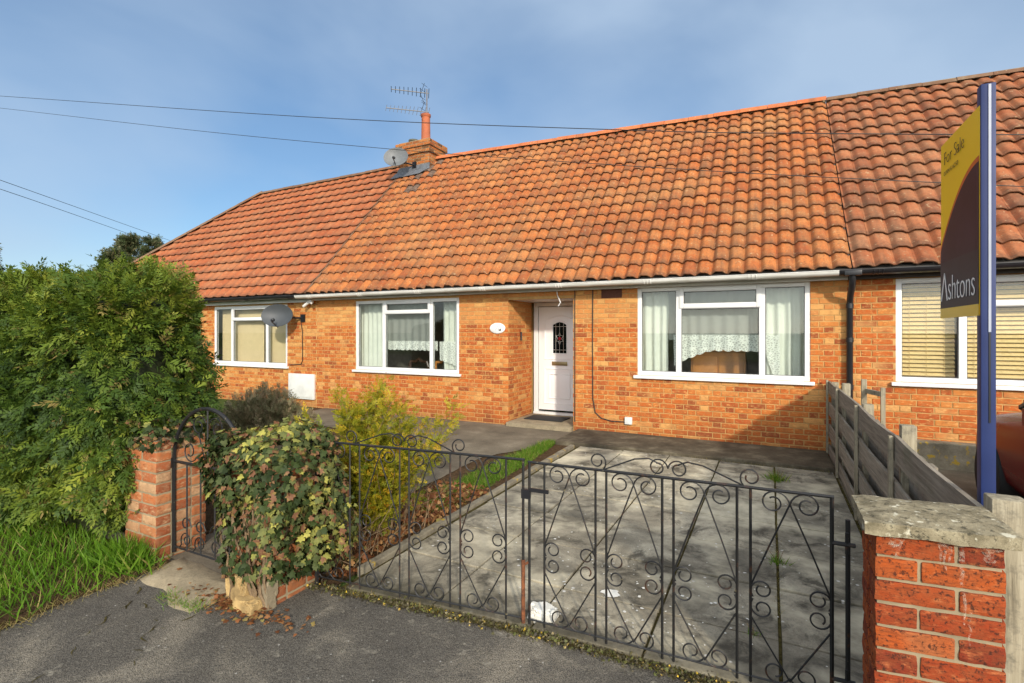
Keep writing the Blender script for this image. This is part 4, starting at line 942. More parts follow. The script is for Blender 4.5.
rock((-2.80, 1.985, .06), (.08, .06, .12), 1, M['yellow_stone'], 'broken_stone', PM); rock((-2.70, 1.955, .02), (.11, .075, .05), 3, M['yellow_stone'], 'broken_stone', PM); rock((-2.93, 2.005, .10), (.04, .04, .16), 5, M['yellow_stone'], 'broken_stone', PM); rock((-2.62, 2.01, .07), (.05, .05, .12), 8, M['pale_concrete'], 'broken_stone', PM)
tag(rock((-1.125, 2.60, .03), (.10, .07, .065), 14, M['chalk_stone'], 'white_stone'), 'rounded white stone on the slabs behind the rusty gate bolt', 'stone')

# ------------------------------------------------------------------ gates
def spiral(c, r0, r1, a0, turns, n_=26, fall=.35):
    """points (u, z) on a scroll round c; starts at radius r0 and settles to r1"""
    out = []
    for k in range(n_+1):
        t = k/n_; a = a0+turns*2*math.pi*t; r = r1+(r0-r1)*math.exp(-t/fall); r *= 1-.42*t
        out.append((c[0]+r*math.cos(a), c[1]+r*math.sin(a)))
    return out
def leaf_gate(label, o, d, panels, stiles, z0, z1, crest, parts):
    root = empty('driveway_gate', o, label, 'gate', 'pair of wrought iron driveway gates')
    o = Vector(o); d = Vector(d).normalized(); T = lambda u, z: o+d*u+Vector((0, 0, z))
    mb = MB(); a, b = stiles
    mb.tube([T(a, z0-.02), T(a, z1)], .0080, 4); mb.tube([T(b, z0-.02), T(b, z1)], .0080, 4); mb.tube([T(a-.008, z1), T(b+.008, z1)], .0075, 4); mb.tube([T(a, z0+.012), T(b, z0+.012)], .0055, 4)
    mb.build('frame', M['iron'], root)
    bars = sorted({round(x, 3) for p in panels for x in p}-{round(a, 3), round(b, 3)})
    for x in bars: mb = MB(); mb.tube([T(x, z0-.015), T(x, z1)], .0062, 4); mb.build('bar', M['iron'], root)
    zm = .40
    for p0, p1 in panels:
        mb = MB(); c = (p0+p1)/2; hw = (p1-p0)/2; q = .0040
        for s_ in (-1, 1):
            m = lambda pts: [T(c+s_*u, z) for u, z in pts]
            mb.tube(m([(.0, z1-.055), (hw*.5, z1-.055-(z1-.055-zm-.06)*.5), (hw-.004, zm+.06)]), q, 5)
            mb.tube(m([(0, z1-.055)]+spiral((.066, z1-.056), .066, .040, math.pi, -1.35)), q, 5)      # top scrolls
            mb.tube(m([(hw, zm+.005)]+spiral((hw-.048, zm+.040), .052, .036, -.75, 1.25)), q, 5)        # scrolls on the bars
            mb.tube(m([(hw, zm-.005)]+spiral((hw-.048, zm-.042), .052, .036, .75, -1.25)), q, 5)
            mb.tube(m([(hw-.004, zm-.09), (0, z0+.03)]), q, 5)
            mb.tube(m([(0, z0+.03)]+spiral((.058, z0+.06), .06, .036, math.pi+.3, 1.2)), q, 5)         # bottom scrolls
        mb.build('scroll_panel', M['iron'], root)
    mb = MB(); q = .0040; uc, ul, ur = crest
    for s_, ue in ((-1, ul), (1, ur)):
        w_ = abs(ue-uc); m = lambda pts: [T(uc+s_*u, z) for u, z in pts]
        mb.tube(m([(.035, z1+.062), (.09, z1+.085), (.16, z1+.075), (w_, z1+.004)]), .004, 5)
        mb.tube(m([(.0, z1+.045)]+spiral((.048, z1+.045), .048, .036, math.pi, -1.3)), q, 5)
        mb.tube(m([(w_-.01, z1+.0)]+spiral((w_+.030, z1+.045), .05, .036, math.pi+.9, -1.2)), q, 5)
    mb.build('crest', M['iron'], root)
    for nm, build in parts:
        mb = MB(); mat = build(mb, T); mb.build(nm, mat, root)
    return root
# right leaf: hinge on the near pillar, meeting stile in the middle
gd = Vector((.235-(-1.165), 2.56-2.505, 0)); gl = gd.length
def latch(mb, T): mb.obox(T(.055, .745), gd.normalized(), (-gd.normalized().y, gd.normalized().x, 0), (0, 0, 1), .11, .010, .020); mb.obox(T(-.02, .72), gd.normalized(), (-gd.normalized().y, gd.normalized().x, 0), (0, 0, 1), .05, .02, .05); return M['black_plastic']
def hinge(mb, T):
    for z in (.70, .12): mb.tube([T(gl, z), T(gl+.085, z)], .009, 6); mb.tube([T(gl+.055, z-.04), T(gl+.055, z+.05)], .008, 6)
    return M['iron']
u = lambda f: f*gl
leaf_gate('right leaf of the scrolled black iron driveway gates, latch at its free end', (-1.165, 2.505, 0), gd, [(u(.062), u(.262)), (u(.302), u(.498)), (u(.536), u(.735)), (u(.775), gl)], (0, gl), .03, .895, (u(.517), u(.290), u(.755)), [('latch', latch), ('hinge', hinge)])
ld = Vector((-1.20-(-2.62), 2.50-2.33, 0)); ll = ld.length; v_ = lambda f: f*ll
def bolt(mb, T): mb.tube([T(ll+.0, .0), T(ll+.0, .36)], .011, 6); mb.tube([T(ll, .33), T(ll+.03, .35)], .007, 5); return M['rusty_iron']
leaf_gate('left leaf of the scrolled black iron driveway gates, running to the ivy pillar', (-2.62, 2.33, 0), ld, [(v_(.0), v_(.205)), (v_(.255), v_(.455)), (v_(.50), v_(.69)), (v_(.735), v_(.93))], (0, ll), .03, .905, (v_(.478), v_(.23), v_(.71)), [('drop_bolt', bolt)])
mb = MB(); mb.tube([(.295, 2.58, -.05), (.295, 2.58, .80)], .010, 6); tag(mb.build('gate_post', M['iron']), 'thin black iron hinge post between the driveway gate and the near brick pillar', 'gate post')
# arched garden gate
AG = empty('garden_gate', (-3.42, 2.15, 0), 'narrow black iron garden gate with round arched top between hedge pillar and ivy pillar', 'gate')
ax0, ax1, ay = -3.80, -3.02, 2.15; zs_ = .68; rr = (ax1-ax0)/2; acx = (ax0+ax1)/2
mb = MB(); pts = [(ax0, ay, .03), (ax0, ay, zs_)]+[(acx-rr*math.cos(math.pi*k/20), ay, zs_+rr*1.02*math.sin(math.pi*k/20)) for k in range(1, 20)]+[(ax1, ay, zs_), (ax1, ay, .03)]
mb.tube(pts, .013, 6); mb.tube([(ax0, ay, zs_), (ax1, ay, zs_)], .010, 4); mb.tube([(ax0, ay, .07), (ax1, ay, .07)], .008, 4); mb.build('frame', M['iron'], AG, True)
for k in range(1, 5):
    x = ax0+(ax1-ax0)*k/5; mb = MB(); mb.tube([(x, ay, .07), (x, ay, zs_)], .0065, 4); mb.build('bar', M['iron'], AG)
mb = MB(); mb.tube([(acx, ay, zs_), (acx, ay, zs_+rr)], .0065, 4); mb.build('bar', M['iron'], AG)
for s_ in (-1, 1):
    m = lambda pts: [(acx+s_*a, ay, z) for a, z in pts]
    curls = [[(.02, zs_+.30)]+spiral((.10, zs_+.27), .085, .05, 2.7, -1.3), [(.02, zs_+.02)]+spiral((.20, zs_+.09), .085, .055, 3.6, 1.3), [(.20, zs_+.17), (.10, zs_+.22), (.02, zs_+.02)]]
    for xx in (.08, .24): curls += [[(xx+.08, .08)]+spiral((xx, .14), .07, .035, -.6, 1.3), [(xx-.06, .24)]+spiral((xx+.01, .25), .06, .03, 3.1, -1.2)]
    for cu_ in curls: mb = MB(); mb.tube(m(cu_), .0045, 5); mb.build('scroll', M['iron'], AG)
mb = MB(); mb.obox((ax0-.015, ay-.005, zs_-.01), (1, 0, 0), (0, 1, 0), (0, 0, 1), .05, .03, .07); mb.build('hinge', M['iron'], AG)
mb = MB(); mb.tube([(-2.555, 2.31, -.05), (-2.555, 2.31, .90)], .013, 6); tag(mb.build('gate_post', M['iron']), 'black iron hinge post beside the ivy pillar carrying the left gate leaf', 'gate post')

# ------------------------------------------------------------------ fence
FE = empty('wooden_fence', (.69, 5, 0), 'low weathered grey board fence running from the near pillar to the house wall', 'fence')
posts_y = [7.66, 6.60, 5.20, 3.80, 2.335]
for i, y in enumerate(posts_y[:-1]):
    mb = MB(); mb.box(.70, .775, y-.038, y+.038, -.1, .99+.05*(i % 2)-(.0 if i else .03), bev=.006); mb.build('post', M['post_wood'], FE, True)
    mb = MB(); mb.box(.640, .664, y-.022, y+.022, .0, .985-.005*i, bev=.004); mb.build('batten', M['post_wood'], FE, True)
mb = MB(); mb.box(.642, .672, 2.20, 2.333, -.1, .93, bev=.004); mb.build('batten', M['post_wood'], FE, True)  # extra strip, mostly unseen, added to block a streak of sun on the drive
for a, b in zip(posts_y, posts_y[1:]):
    mb = MB()
    for k, zt_ in enumerate((.975, .70, .425, .16)):
        n_ = 8; vs = []; sag = random.uniform(.0, .02); tilt = random.uniform(-.008, .008); hh = .155 if k < 3 else .12
        for q in range(n_+1):
            t = q/n_; y = a+(b-a)*t; z = zt_-sag*math.sin(math.pi*t)+tilt*(t-.5); x = .668+.006*noise.noise((y*2, k, 0))
            vs += [(x, y, z), (x+.02, y, z), (x+.02, y, z-hh), (x, y, z-hh)]
        fs = []
        for q in range(n_): fs += [(4*q+r, 4*q+(r+1) % 4, 4*q+4+(r+1) % 4, 4*q+4+r) for r in range(4)]
        fs += [(0, 1, 2, 3), (4*n_+3, 4*n_+2, 4*n_+1, 4*n_)]; mb.add(vs, fs)
    mb.build('board_panel', M['weathered_wood'], FE)
    mb = MB(); y = a-.08
    while y > b+.05: mb.box(.735, .750, y-.05, y+.05, .03+random.uniform(0, .02), .89+random.uniform(-.02, .03)); y -= .108
    mb.build('rear_paling', M['weathered_wood'], FE)
# old trellis stumps behind the fence near the wall
TS = empty('trellis_remnant', (.95, 6.9, 0), 'broken stub of old grey trellis behind the fence by the downpipe', 'trellis')
mb = MB(); mb.box(.93, .98, 6.98, 7.03, 0, 1.06); mb.build('post', M['post_wood'], TS); mb = MB(); mb.box(1.06, 1.10, 6.66, 6.70, 0, 1.0); mb.build('post', M['post_wood'], TS); mb = MB(); mb.obox((1.02, 6.84, .93), (.29, -.95, 0), (.95, .29, 0), (0, 0, 1), .36, .03, .05); mb.build('rail', M['post_wood'], TS)
mb = MB(); mb.box(.676, .776, 2.295, 2.38, -.1, 1.03, bev=.008); tag(mb.build('wooden_post', M['post_wood'], None, True), 'square weathered timber post tight behind the near pillar, beside the blue sign post', 'post')

# ------------------------------------------------------------------ for-sale sign
SG = empty('sale_sign', (.755, 2.60, 0), 'blue post carrying a yellow and dark purple For Sale board edge-on to the street', 'sign')
sx, sy, sw = .7505, 2.6025, .045
mb = MB(); mb.box(sx-sw/2, sx+sw/2, sy-sw/2, sy+sw/2, -.3, 2.56, bev=.003); mb.build('post', M['paint_blue'], SG, True)
mb = MB(); mb.box(sx-.001, sx+.007, sy-sw/2-.003, sy-sw/2+.002, 1.60, 2.555); mb.build('white_strip', M['strip_white'], SG)
mb = MB(); mb.box(sx+.0, sx+.006, sy-sw/2-.002, sy-sw/2+.002, 1.25, 1.597); mb.build('slot', M['black_plastic'], SG)
bxx = sx-sw/2-.002; by0, by1, bz0, bz1 = 2.62, 3.09, 1.665, 2.482
bxx = .7305
mb = MB(); mb.box(bxx-.004, bxx+.004, sy-.012, by1, bz0, bz1); bd = mb.build('board', M['board_yellow'], SG)
def sheetx(name, poly, x, mat): mb = MB(); mb.add([(x, y, z) for y, z in poly], [tuple(range(len(poly)))]); return mb.build(name, mat, bd, fixn=False)
yn = sy-.010; yf_ = by1-.0
def curve_pts(off):
    # bow running from the far lower edge up to the near edge
    out = []
    for k in range(19):
        t = k/18; y = yf_+(yn-yf_)*t; out.append((y, 2.0+off+.29*math.sin(t*math.pi/2)**.9))
    return out
cv = curve_pts(0); cv2 = curve_pts(-.022)
sheetx('red_band', cv+[(yn, cv2[-1][1])]+cv2[::-1], bxx-.0045, M['board_red'])
sheetx('purple_field', cv2+[(yn, bz0+.045), (yf_, bz0+.045)], bxx-.0052, M['board_dark'])
sheetx('grey_field', [(yn, bz0+.26), (yf_, bz0+.26), (yf_, bz0+.045), (yn, bz0+.045)], bxx-.0058, M['board_grey'])
sheetx('gold_strip', [(yn, bz0+.045), (yf_, bz0+.045), (yf_, bz0), (yn, bz0)], bxx-.0062, M['board_gold'])
tb = lambda y, z: basis((0, -1, 0), (0, 0, 1), (bxx-.0075, y, z))
text('for_sale_lettering', 'For Sale', .085, M['print_black'], bd, tb(yf_-.055, 2.375), .0006, -.0022, width=.27)
text('phone_lettering', '01904 616250', .03, M['print_black'], bd, tb(yf_-.055, 2.325), .0004, -.0008, width=.20)
text('agent_lettering', 'shtons', .165, M['print_white'], bd, tb(yf_-.118, 1.745), .0006, -.003, width=.335)
mb = MB()
for (a, b) in (((yf_-.02, 1.745), (yf_-.065, 1.872)), ((yf_-.065, 1.872), (yf_-.108, 1.745))):
    d = Vector((0, b[0]-a[0], b[1]-a[1])); L = d.length; mb.obox((bxx-.0072, (a[0]+b[0])/2, (a[1]+b[1])/2), d.normalized(), (1, 0, 0), d.normalized().cross(Vector((1, 0, 0))), L, .001, .012)
mb.build('agent_initial', M['print_white'], bd)

# ------------------------------------------------------------------ red car on the neighbour's drive
CAR = empty('parked_car', (2.66, 4.5, 0), 'dark red car parked on the drive right of the blue sign post', 'car')
def ring(y, w_, zb, zt__, crown=.05):
    k = w_; return [(-k*.86, y, zb), (-k*.98, y, zb+.12), (-k, y, zb+(zt__-zb)*.55), (-k*.965, y, zt__-.07), (-k*.88, y, zt__-.01), (-k*.5, y, zt__+crown*.7), (0, y, zt__+crown), (k*.5, y, zt__+crown*.7), (k*.88, y, zt__-.01), (k*.965, y, zt__-.07), (k, y, zb+(zt__-zb)*.55), (k*.98, y, zb+.12), (k*.86, y, zb)]
st = [(6.50, .52, .30, .62), (6.44, .70, .24, .70), (6.30, .80, .22, .76), (6.05, .865, .2, .83), (5.7, .885, .2, .89), (5.2, .89, .2, .95), (4.6, .89, .2, .97), (3.6, .89, .2, .97), (2.9, .885, .2, .97), (2.5, .86, .22, .95), (2.3, .76, .28, .88), (2.24, .6, .36, .75)]
cxc = 2.62; mb = MB(); vs = []
for s_ in st: vs += [(x+cxc, y, z) for x, y, z in ring(*s_)]
n_ = 13; fs = [(i*n_+k, i*n_+(k+1) % n_, (i+1)*n_+(k+1) % n_, (i+1)*n_+k) for i in range(len(st)-1) for k in range(n_)]; fs += [tuple(range(n_)), tuple(range(len(st)*n_-1, (len(st)-1)*n_-1, -1))]
mb.add(vs, fs); body = mb.build('body', M['car_red'], CAR, True)
cut = MB()
for y in (5.68, 3.08): cut.lathe((cxc-1.2, y, .32), [(.345, 0), (.345, 2.4)], 28, (1, 0, 0))
co_ = cut.build('cut', None); md = body.modifiers.new('b', 'SUBSURF'); md.levels = 1; md = body.modifiers.new('c', 'BOOLEAN'); md.object = co_; md.operation = 'DIFFERENCE'; md.solver = 'EXACT'
bpy.context.view_layer.update(); me = bpy.data.meshes.new_from_object(body.evaluated_get(bpy.context.evaluated_depsgraph_get())); body.modifiers.clear(); body.data = me; bpy.data.objects.remove(co_)
me.polygons.foreach_set('use_smooth', [True]*len(me.polygons)); me.set_sharp_from_angle(angle=R(40))
if not me.materials: me.materials.append(M['car_red'])
mb = MB(); cab = [(5.15, .74, .93, .95), (4.45, .70, .93, 1.40), (3.9, .69, .93, 1.46), (3.2, .69, .93, 1.45), (2.75, .70, .93, 1.32), (2.42, .72, .93, .96)]; vs = []
for y, w_, zb, zt__ in cab:
    k = w_-.14*(zt__-.95)/.5; vs += [(cxc-.80 if zt__ > 1 else cxc-w_, y, zb), (cxc-k, y, zt__), (cxc+k, y, zt__), (cxc+.80 if zt__ > 1 else cxc+w_, y, zb)]
fs = [(i*4+k, i*4+(k+1) % 4, (i+1)*4+(k+1) % 4, (i+1)*4+k) for i in range(5) for k in range(4)]+[(0, 1, 2, 3), (20, 21, 22, 23)]
mb.add(vs, fs); mb.build('cabin_glass', M['glass_dark'], CAR, True)
mb = MB(); mb.add([(cxc+s_*.56, y, z) for y, z in ((4.40, 1.41), (3.9, 1.475), (3.2, 1.465), (2.8, 1.36)) for s_ in (-1, 1)], [(0, 1, 3, 2), (2, 3, 5, 4), (4, 5, 7, 6)]); mb.build('roof_panel', M['car_red'], CAR)
for s_ in (-1, 1):
    for y in (5.68, 3.08):
        wx = cxc+s_*.80; mb = MB(); mb.lathe((wx-.09*s_, y, .315), [(.2, 0), (.30, .0), (.315, .03), (.315, .15), (.30, .175), (.21, .18)], 28, (s_, 0, 0)); wh = mb.build('wheel', M['tyre'], CAR, True)
        mb = MB(); mb.lathe((wx+.065*s_, y, .315), [(.215, 0), (.215, .022), (.19, .02), (.185, -.01)], 28, (s_, 0, 0))
        for k in range(7):
            a = k*2*math.pi/7; mb.obox((wx+.075*s_, y+.11*math.cos(a), .315+.11*math.sin(a)), (0, math.cos(a), math.sin(a)), (0, -math.sin(a), math.cos(a)), (1, 0, 0), .19, .045, .02)
        mb.lathe((wx+.07*s_, y, .315), [(.05, 0), (.045, .025)], 14, (s_, 0, 0)); mb.build('rim', M['alloy'], wh)
    mb = MB(); mb.obox((cxc+s_*.60, 6.30, .70), (.9, -s_*.42, 0), (s_*.42, .9, 0), (0, 0, 1), .30, .10, .11); mb.build('headlight', M['car_lamp'], CAR)
    mb = MB(); mb.obox((cxc+s_*.95, 4.45, 1.0), (1, 0, 0), (0, 1, 0), (0, 0, 1), .17, .09, .12); mb.build('wing_mirror', M['car_red'], CAR)
    mb = MB(); mb.tube([(cxc+s_*.80, 5.2, .985), (cxc+s_*.66, 4.47, 1.40), (cxc+s_*.60, 3.9, 1.47)], .03, 6); mb.build('windscreen_pillar', M['car_trim'], CAR, True)
CAR.location.y += .34

# ------------------------------------------------------------------ foliage
def spray_template(n_pairs=6, L=1., wid=.5):
    V, F = [], []
    def leaf(b, tip, w_):
        b, tip = Vector(b), Vector(tip); d = tip-b; s_ = Vector((-d.y, d.x, 0)).normalized()*w_; m = b+d*.45+Vector((0, 0, .01)); k = len(V)
        V.extend([b, m+s_, tip, m-s_]); F.append((k, k+1, k+2, k+3))
    for i in range(n_pairs):
        t = (i+.4)/(n_pairs+.6); ln = wid*(1.05-.75*t)
        for s_ in (-1, 1):
            l2 = ln*random.uniform(.55, 1.25); an = random.uniform(.5, 1.05); t2 = t+random.uniform(-.06, .06); leaf((0, t2*L, -.12*t*t), (s_*l2*math.sin(an), t2*L+l2*math.cos(an), -.12*t*t-.10*ln+random.uniform(-.07, .07)), random.uniform(.035, .065))
    leaf((0, L*.85, -.09), (0, L*1.12, -.16), .05)
    return [tuple(v) for v in V], F
def rbox_samples(n_, lo, hi, r, lump=.08, seed=0, bottom=False):
    lo, hi = np.array(lo), np.array(hi); s_ = hi-lo; A = [s_[1]*s_[2], s_[1]*s_[2], s_[0]*s_[2], s_[0]*s_[2], s_[0]*s_[1], s_[0]*s_[1]*(1 if bottom else 0)]
    f = RNG.choice(6, n_, p=np.array(A)/sum(A)); P = lo+RNG.random((n_, 3))*s_
    for k in range(6):
        ax, side = k//2, k % 2; m = f == k
        P[m, ax] = (hi if (side == 0) else lo)[ax]
    r = np.minimum(r, s_/2-1e-3); C_ = np.clip(P, lo+r, hi-r); D_ = (P-C_)/r; Nn = D_/np.maximum(np.linalg.norm(D_, axis=1, keepdims=True), 1e-6); P = C_+Nn*r
    d = np.array([noise.noise((p[0]*1.6+seed, p[1]*1.6, p[2]*1.6))*lump+noise.noise((p[0]*4.5, p[1]*4.5+seed, p[2]*4.5))*lump*.6 for p in P])
    return P+Nn*d[:, None], Nn, d
def core(name, lo, hi, r, mat, parent):
    bm = bmesh.new(); bmesh.ops.create_icosphere(bm, subdivisions=4, radius=1.8)
    lo, hi = Vector(lo), Vector(hi); c = (lo+hi)/2; h = (hi-lo)/2
    for v in bm.verts:
        p = Vector((max(-1, min(1, v.co.x))*h.x, max(-1, min(1, v.co.y))*h.y, max(-1, min(1, v.co.z))*h.z))
        q = Vector([max(-(h[i]-r), min(h[i]-r, p[i])) for i in range(3)]); d = p-q
        v.co = c+q+(d.normalized()*r if d.length > 1e-6 else d)
    me = bpy.data.meshes.new(name); bm.to_mesh(me); bm.free(); return link_mesh(name, me, mat, parent)
_st = [spray_template(7) for _ in range(7)]; ST = ([t[0] for t in _st], _st[0][1])
HG = empty('conifer_hedge', (-6.4, 2.6, 0), 'tall thick clipped conifer hedge at the left behind the grass verge', 'hedge')
lo, hi = (-10.5, 1.76, .02), (-4.10, 2.80, 2.06)
P, Nn, d = rbox_samples(42000, lo, hi, np.array([.58, .40, .78]), .17, 3)
keep = (P[:, 0] > -9.2) & ((P[:, 1] < 2.5) | (P[:, 2] > 1.3) | (P[:, 0] > -5)); gap = np.array([noise.noise((p[0]*3.3, p[1]*3.3, p[2]*4.2+8)) for p in P]); keep &= (gap < .30) | (RNG.random(len(P)) < .30); P, Nn, d = P[keep], Nn[keep], d[keep]; N_ = len(P)
P = P-Nn*(RNG.random(N_)[:, None]**1.5*.16)
up = np.array([0, 0, 1.]); top = np.clip(Nn[:, 2], 0, 1)[:, None]
axis = Nn*(.42+.25*RNG.random((N_, 1)))+up*(-.22+.5*top)+up*RNG.normal(-.1, .3, (N_, 1))+rnd_dirs(N_)*.55
pn = Nn*.8+up*.5+rnd_dirs(N_)*.5
size = RNG.uniform(.075, .125, N_)*RNG.choice([1., 1.25, 1.6], N_, p=[.55, .3, .15])
patch = np.array([noise.noise((p[0]*1.1, p[1]*1.1, p[2]*1.1+4)) for p in P])
tint = np.clip(.30+.17*RNG.normal(size=N_)+.34*patch+.30*top[:, 0], 0, .88); brown = RNG.random(N_) < .03+.05*(patch > .25); tint[brown] = 1.  # upward-facing sprays tinted yellower: the sunlit top is painted into the leaf colour
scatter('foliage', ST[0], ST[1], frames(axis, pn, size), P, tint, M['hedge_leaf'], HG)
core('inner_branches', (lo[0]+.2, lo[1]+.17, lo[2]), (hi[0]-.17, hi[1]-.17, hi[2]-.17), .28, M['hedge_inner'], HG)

# golden conifer behind the left gate leaf
GC = empty('golden_conifer', (-2.80, 3.05, 0), 'feathery golden green conifer shrub behind the left gate leaf', 'shrub')
pts, axs, tn = [], [], []; stems = MB()
for k in range(62):
    a = RNG.uniform(0, 2*math.pi); lean = RNG.uniform(.0, .80); L = RNG.uniform(.42, 1.30)*(1-.30*lean); c = Vector((-2.80+RNG.normal()*.08, 3.08+RNG.normal()*.08, .05)); dr = Vector((math.cos(a)*lean, math.sin(a)*lean*.8, 1)).normalized(); Q = [c]
    for q in range(6): dr = (dr+Vector((RNG.normal()*.10, RNG.normal()*.10, .03))).normalized(); Q.append(Q[-1]+dr*L/6)
    stems.tube(Q, [.008*(1-q/7) for q in range(7)], 4)
    for q in range(int(185*L)):
        t = RNG.uniform(.12, 1.)**.8; i = min(5, int(t*6)); p = Q[i].lerp(Q[i+1], t*6-i); off = Vector(RNG.normal(size=3))*.036; pts.append(p+off); axs.append(dr*.45+off*9+Vector(rnd_dirs(1)[0])*.7); tn.append(.22+.20*RNG.normal()+.30*t+.3*noise.noise((p.x*5, p.y*5, p.z*5)))
P = np.array(pts); N_ = len(P)
scatter('foliage', ST[0], ST[1], frames(np.array(axs), rnd_dirs(N_), RNG.uniform(.035, .085, N_)), P, np.clip(tn, 0, 1), M['golden_leaf'], GC); stems.build('stem', M['ivy_stem'], GC)
# low conifer seedling and weeds under it are part of the litter below; grey heather by the left wall
def twig_bush(name, label, cat, c, rx, ry, h, n_, mat, size, seed, shape=.55):
    root = empty(name, (c[0], c[1], 0), label, cat); st_ = MB(); pts, axs = [], []
    for k in range(n_):
        a = RNG.uniform(0, 2*math.pi); q = math.sqrt(RNG.random()); tip = Vector((c[0]+rx*q*math.cos(a), c[1]+ry*q*math.sin(a), c[2]+h*(1-shape*q*q)*RNG.uniform(.75, 1.05))); b = Vector((c[0]+rx*.35*q*math.cos(a), c[1]+ry*.35*q*math.sin(a), c[2])); md_ = b.lerp(tip, .5)+Vector((0, 0, .05*h))
        st_.tube([b, md_, tip], [.006, .004, .002], 3)
        for j in range(12):
            t = RNG.uniform(.35, 1); p = (b.lerp(md_, t*2) if t < .5 else md_.lerp(tip, t*2-1)); pts.append(p); axs.append((tip-b).normalized()*.8+Vector(rnd_dirs(1)[0])*.7)
    P = np.array(pts); N2 = len(P); scatter('foliage', ST[0], ST[1], frames(np.array(axs), rnd_dirs(N2), RNG.uniform(size*.7, size*1.3, N2)), P, RNG.random(N2), mat, root); st_.build('stem', M['ivy_stem'], root)
twig_bush('heather_shrub', 'grey green twiggy shrub under the meter box of the left house', 'shrub', (-6.25, 4.75, 0), .80, .55, .86, 330, M['heather_leaf'], .085, 1)
twig_bush('dark_shrub', 'small dark green shrub inside the arched garden gate', 'shrub', (-4.25, 3.6, 0), .35, .5, .7, 110, M['hedge_leaf'], .09, 2)
twig_bush('blue_plant', 'small blue green plant by the path corner right of the golden conifer', 'plant', (-3.62, 5.05, 0), .14, .12, .17, 24, M['heather_leaf'], .05, 3)

# ivy
def ivy_template():
    A = [(0, 0), (.26, -.12), (.52, .05), (.36, .30), (.46, .58), (.20, .60), (0, 1.), (-.20, .60), (-.46, .58), (-.36, .30), (-.52, .05), (-.26, -.12)]
    V = [(0, .32, .05)]+[(x, y, -.10*abs(x)-.06*y*y) for x, y in A]; F = [(0, 1+i, 1+(i+1) % 12) for i in range(12)]; return V, F
IV = ivy_template()
def ivy(label, boxes, loc, stems, zcol=None):
    root = empty('ivy_plant', loc, label, 'ivy', 'ivy on the gate pillars'); PP, NN, TT, SS = [], [], [], []
    for lo, hi, r, n_, lump, base in boxes:
        P, Nn, d = rbox_samples(n_, lo, hi, r, lump, 11, bottom=True); P = P-Nn*(RNG.random(n_)[:, None]**2*.11)
        pt = np.array([noise.noise((p[0]*3.2+5, p[1]*3.2, p[2]*3.2)) for p in P]); t = np.clip(base+.20*RNG.normal(size=n_)+.65*pt, 0, .80); t[RNG.random(n_) < .17] = 1.
        PP.append(P); NN.append(Nn); TT.append(t); SS.append(RNG.uniform(.026, .052, n_))
    P, Nn, t, s_ = map(np.concatenate, (PP, NN, TT, SS)); n_ = len(P)
    axis = np.array([0, 0, -.8])+rnd_dirs(n_)*.7+Nn*.3; upv = Nn+rnd_dirs(n_)*.5+np.array([0, 0, .35])
    scatter('foliage', IV[0], IV[1], frames(axis, upv, s_), P, t, M['ivy_leaf'], root)
    mb = MB()
    for k in range(stems[0]):
        x = RNG.uniform(stems[1], stems[2]); y = stems[3]-RNG.uniform(.0, .03); Q = [(x, y, .0)]; 
        for q in range(9): x += RNG.normal()*.03; Q.append((x, y-abs(RNG.normal())*.012, (q+1)*.085))
        mb.tube(Q, [.011*RNG.uniform(.5, 1.1)*(1-q/14) for q in range(10)], 5)
    if stems[0]: mb.build('stem', M['ivy_stem'], root, True)
    return root
ivy('dense variegated ivy covering the gate pillar between the garden gate and driveway gates', [((-3.10, 1.86, .50), (-2.38, 2.52, .985), np.array([.2, .2, .2]), 3800, .12, .40), ((-3.02, 1.93, .12), (-2.52, 2.44, .60), np.array([.1, .1, .1]), 2100, .06, .22), ((-2.55, 2.10, .22), (-2.34, 2.46, .66), np.array([.09, .09, .09]), 600, .05, .55)], (-2.78, 2.2, 0), (9, -2.95, -2.58, 2.0))
ivy('small patch of ivy capping the worn brick pillar under the conifer hedge', [((-4.32, 1.95, .76), (-3.78, 2.45, .98), np.array([.1, .1, .1]), 800, .07, .30)], (-4.0, 2.2, 0), (0, 0, 0, 0))

# grass
def blade_t(): return [(-.03, 0, 0), (.03, 0, 0), (.026, .4, .05), (-.026, .4, .05), (.0, 1., .28), (.0, 1., .28)], [(0, 1, 2, 3), (3, 2, 5, 4)]
BT = blade_t()
def grass(name, n_, sampler, h, mat, dry=.04, lean=.45):
    P = np.array([sampler() for _ in range(n_)]); ax = np.stack([RNG.normal(0, lean, n_), RNG.normal(0, lean, n_), np.ones(n_)], 1); s_ = RNG.uniform(*h, n_)
    t = np.clip(.45+.22*RNG.normal(size=n_)+.35*np.array([noise.noise((p[0]*3, p[1]*3, 2)) for p in P]), 0, .9); t[RNG.random(n_) < dry] = 1
    o = scatter(name, BT[0], BT[1], frames(ax, rnd_dirs(n_), s_), P, t, mat); return tag(o, kind='stuff')
def edge_x(y): return -3.70+.05*noise.noise((y*3, 0, 0))-.22*max(0, (1.2-y))*.25
def verge():
    while True:
        x, y = RNG.uniform(-8.5, -3.5), RNG.uniform(-.6, 2.08)
        lim = edge_x(y)
        if x < lim and RNG.random() < min(1, .25+(lim-x)*3) : return (x, y, 0)
vp = [(-8.6, -.8)]+[(edge_x(y)-.02, y) for y in np.linspace(-.8, 2.1, 24)]+[(-8.6, 2.1)]
sheet('verge_soil', vp, -.004, M['soil'])
grass('grass_verge', 22000, verge, (.06, .16), M['grass_blade'])
grass('dry_grass_edge', 1500, lambda: ((lambda y: (edge_x(y)+RNG.normal()*.035, y, 0))(RNG.uniform(-.6, 2.05))), (.02, .06), M['dry_grass'], .3, 1.)
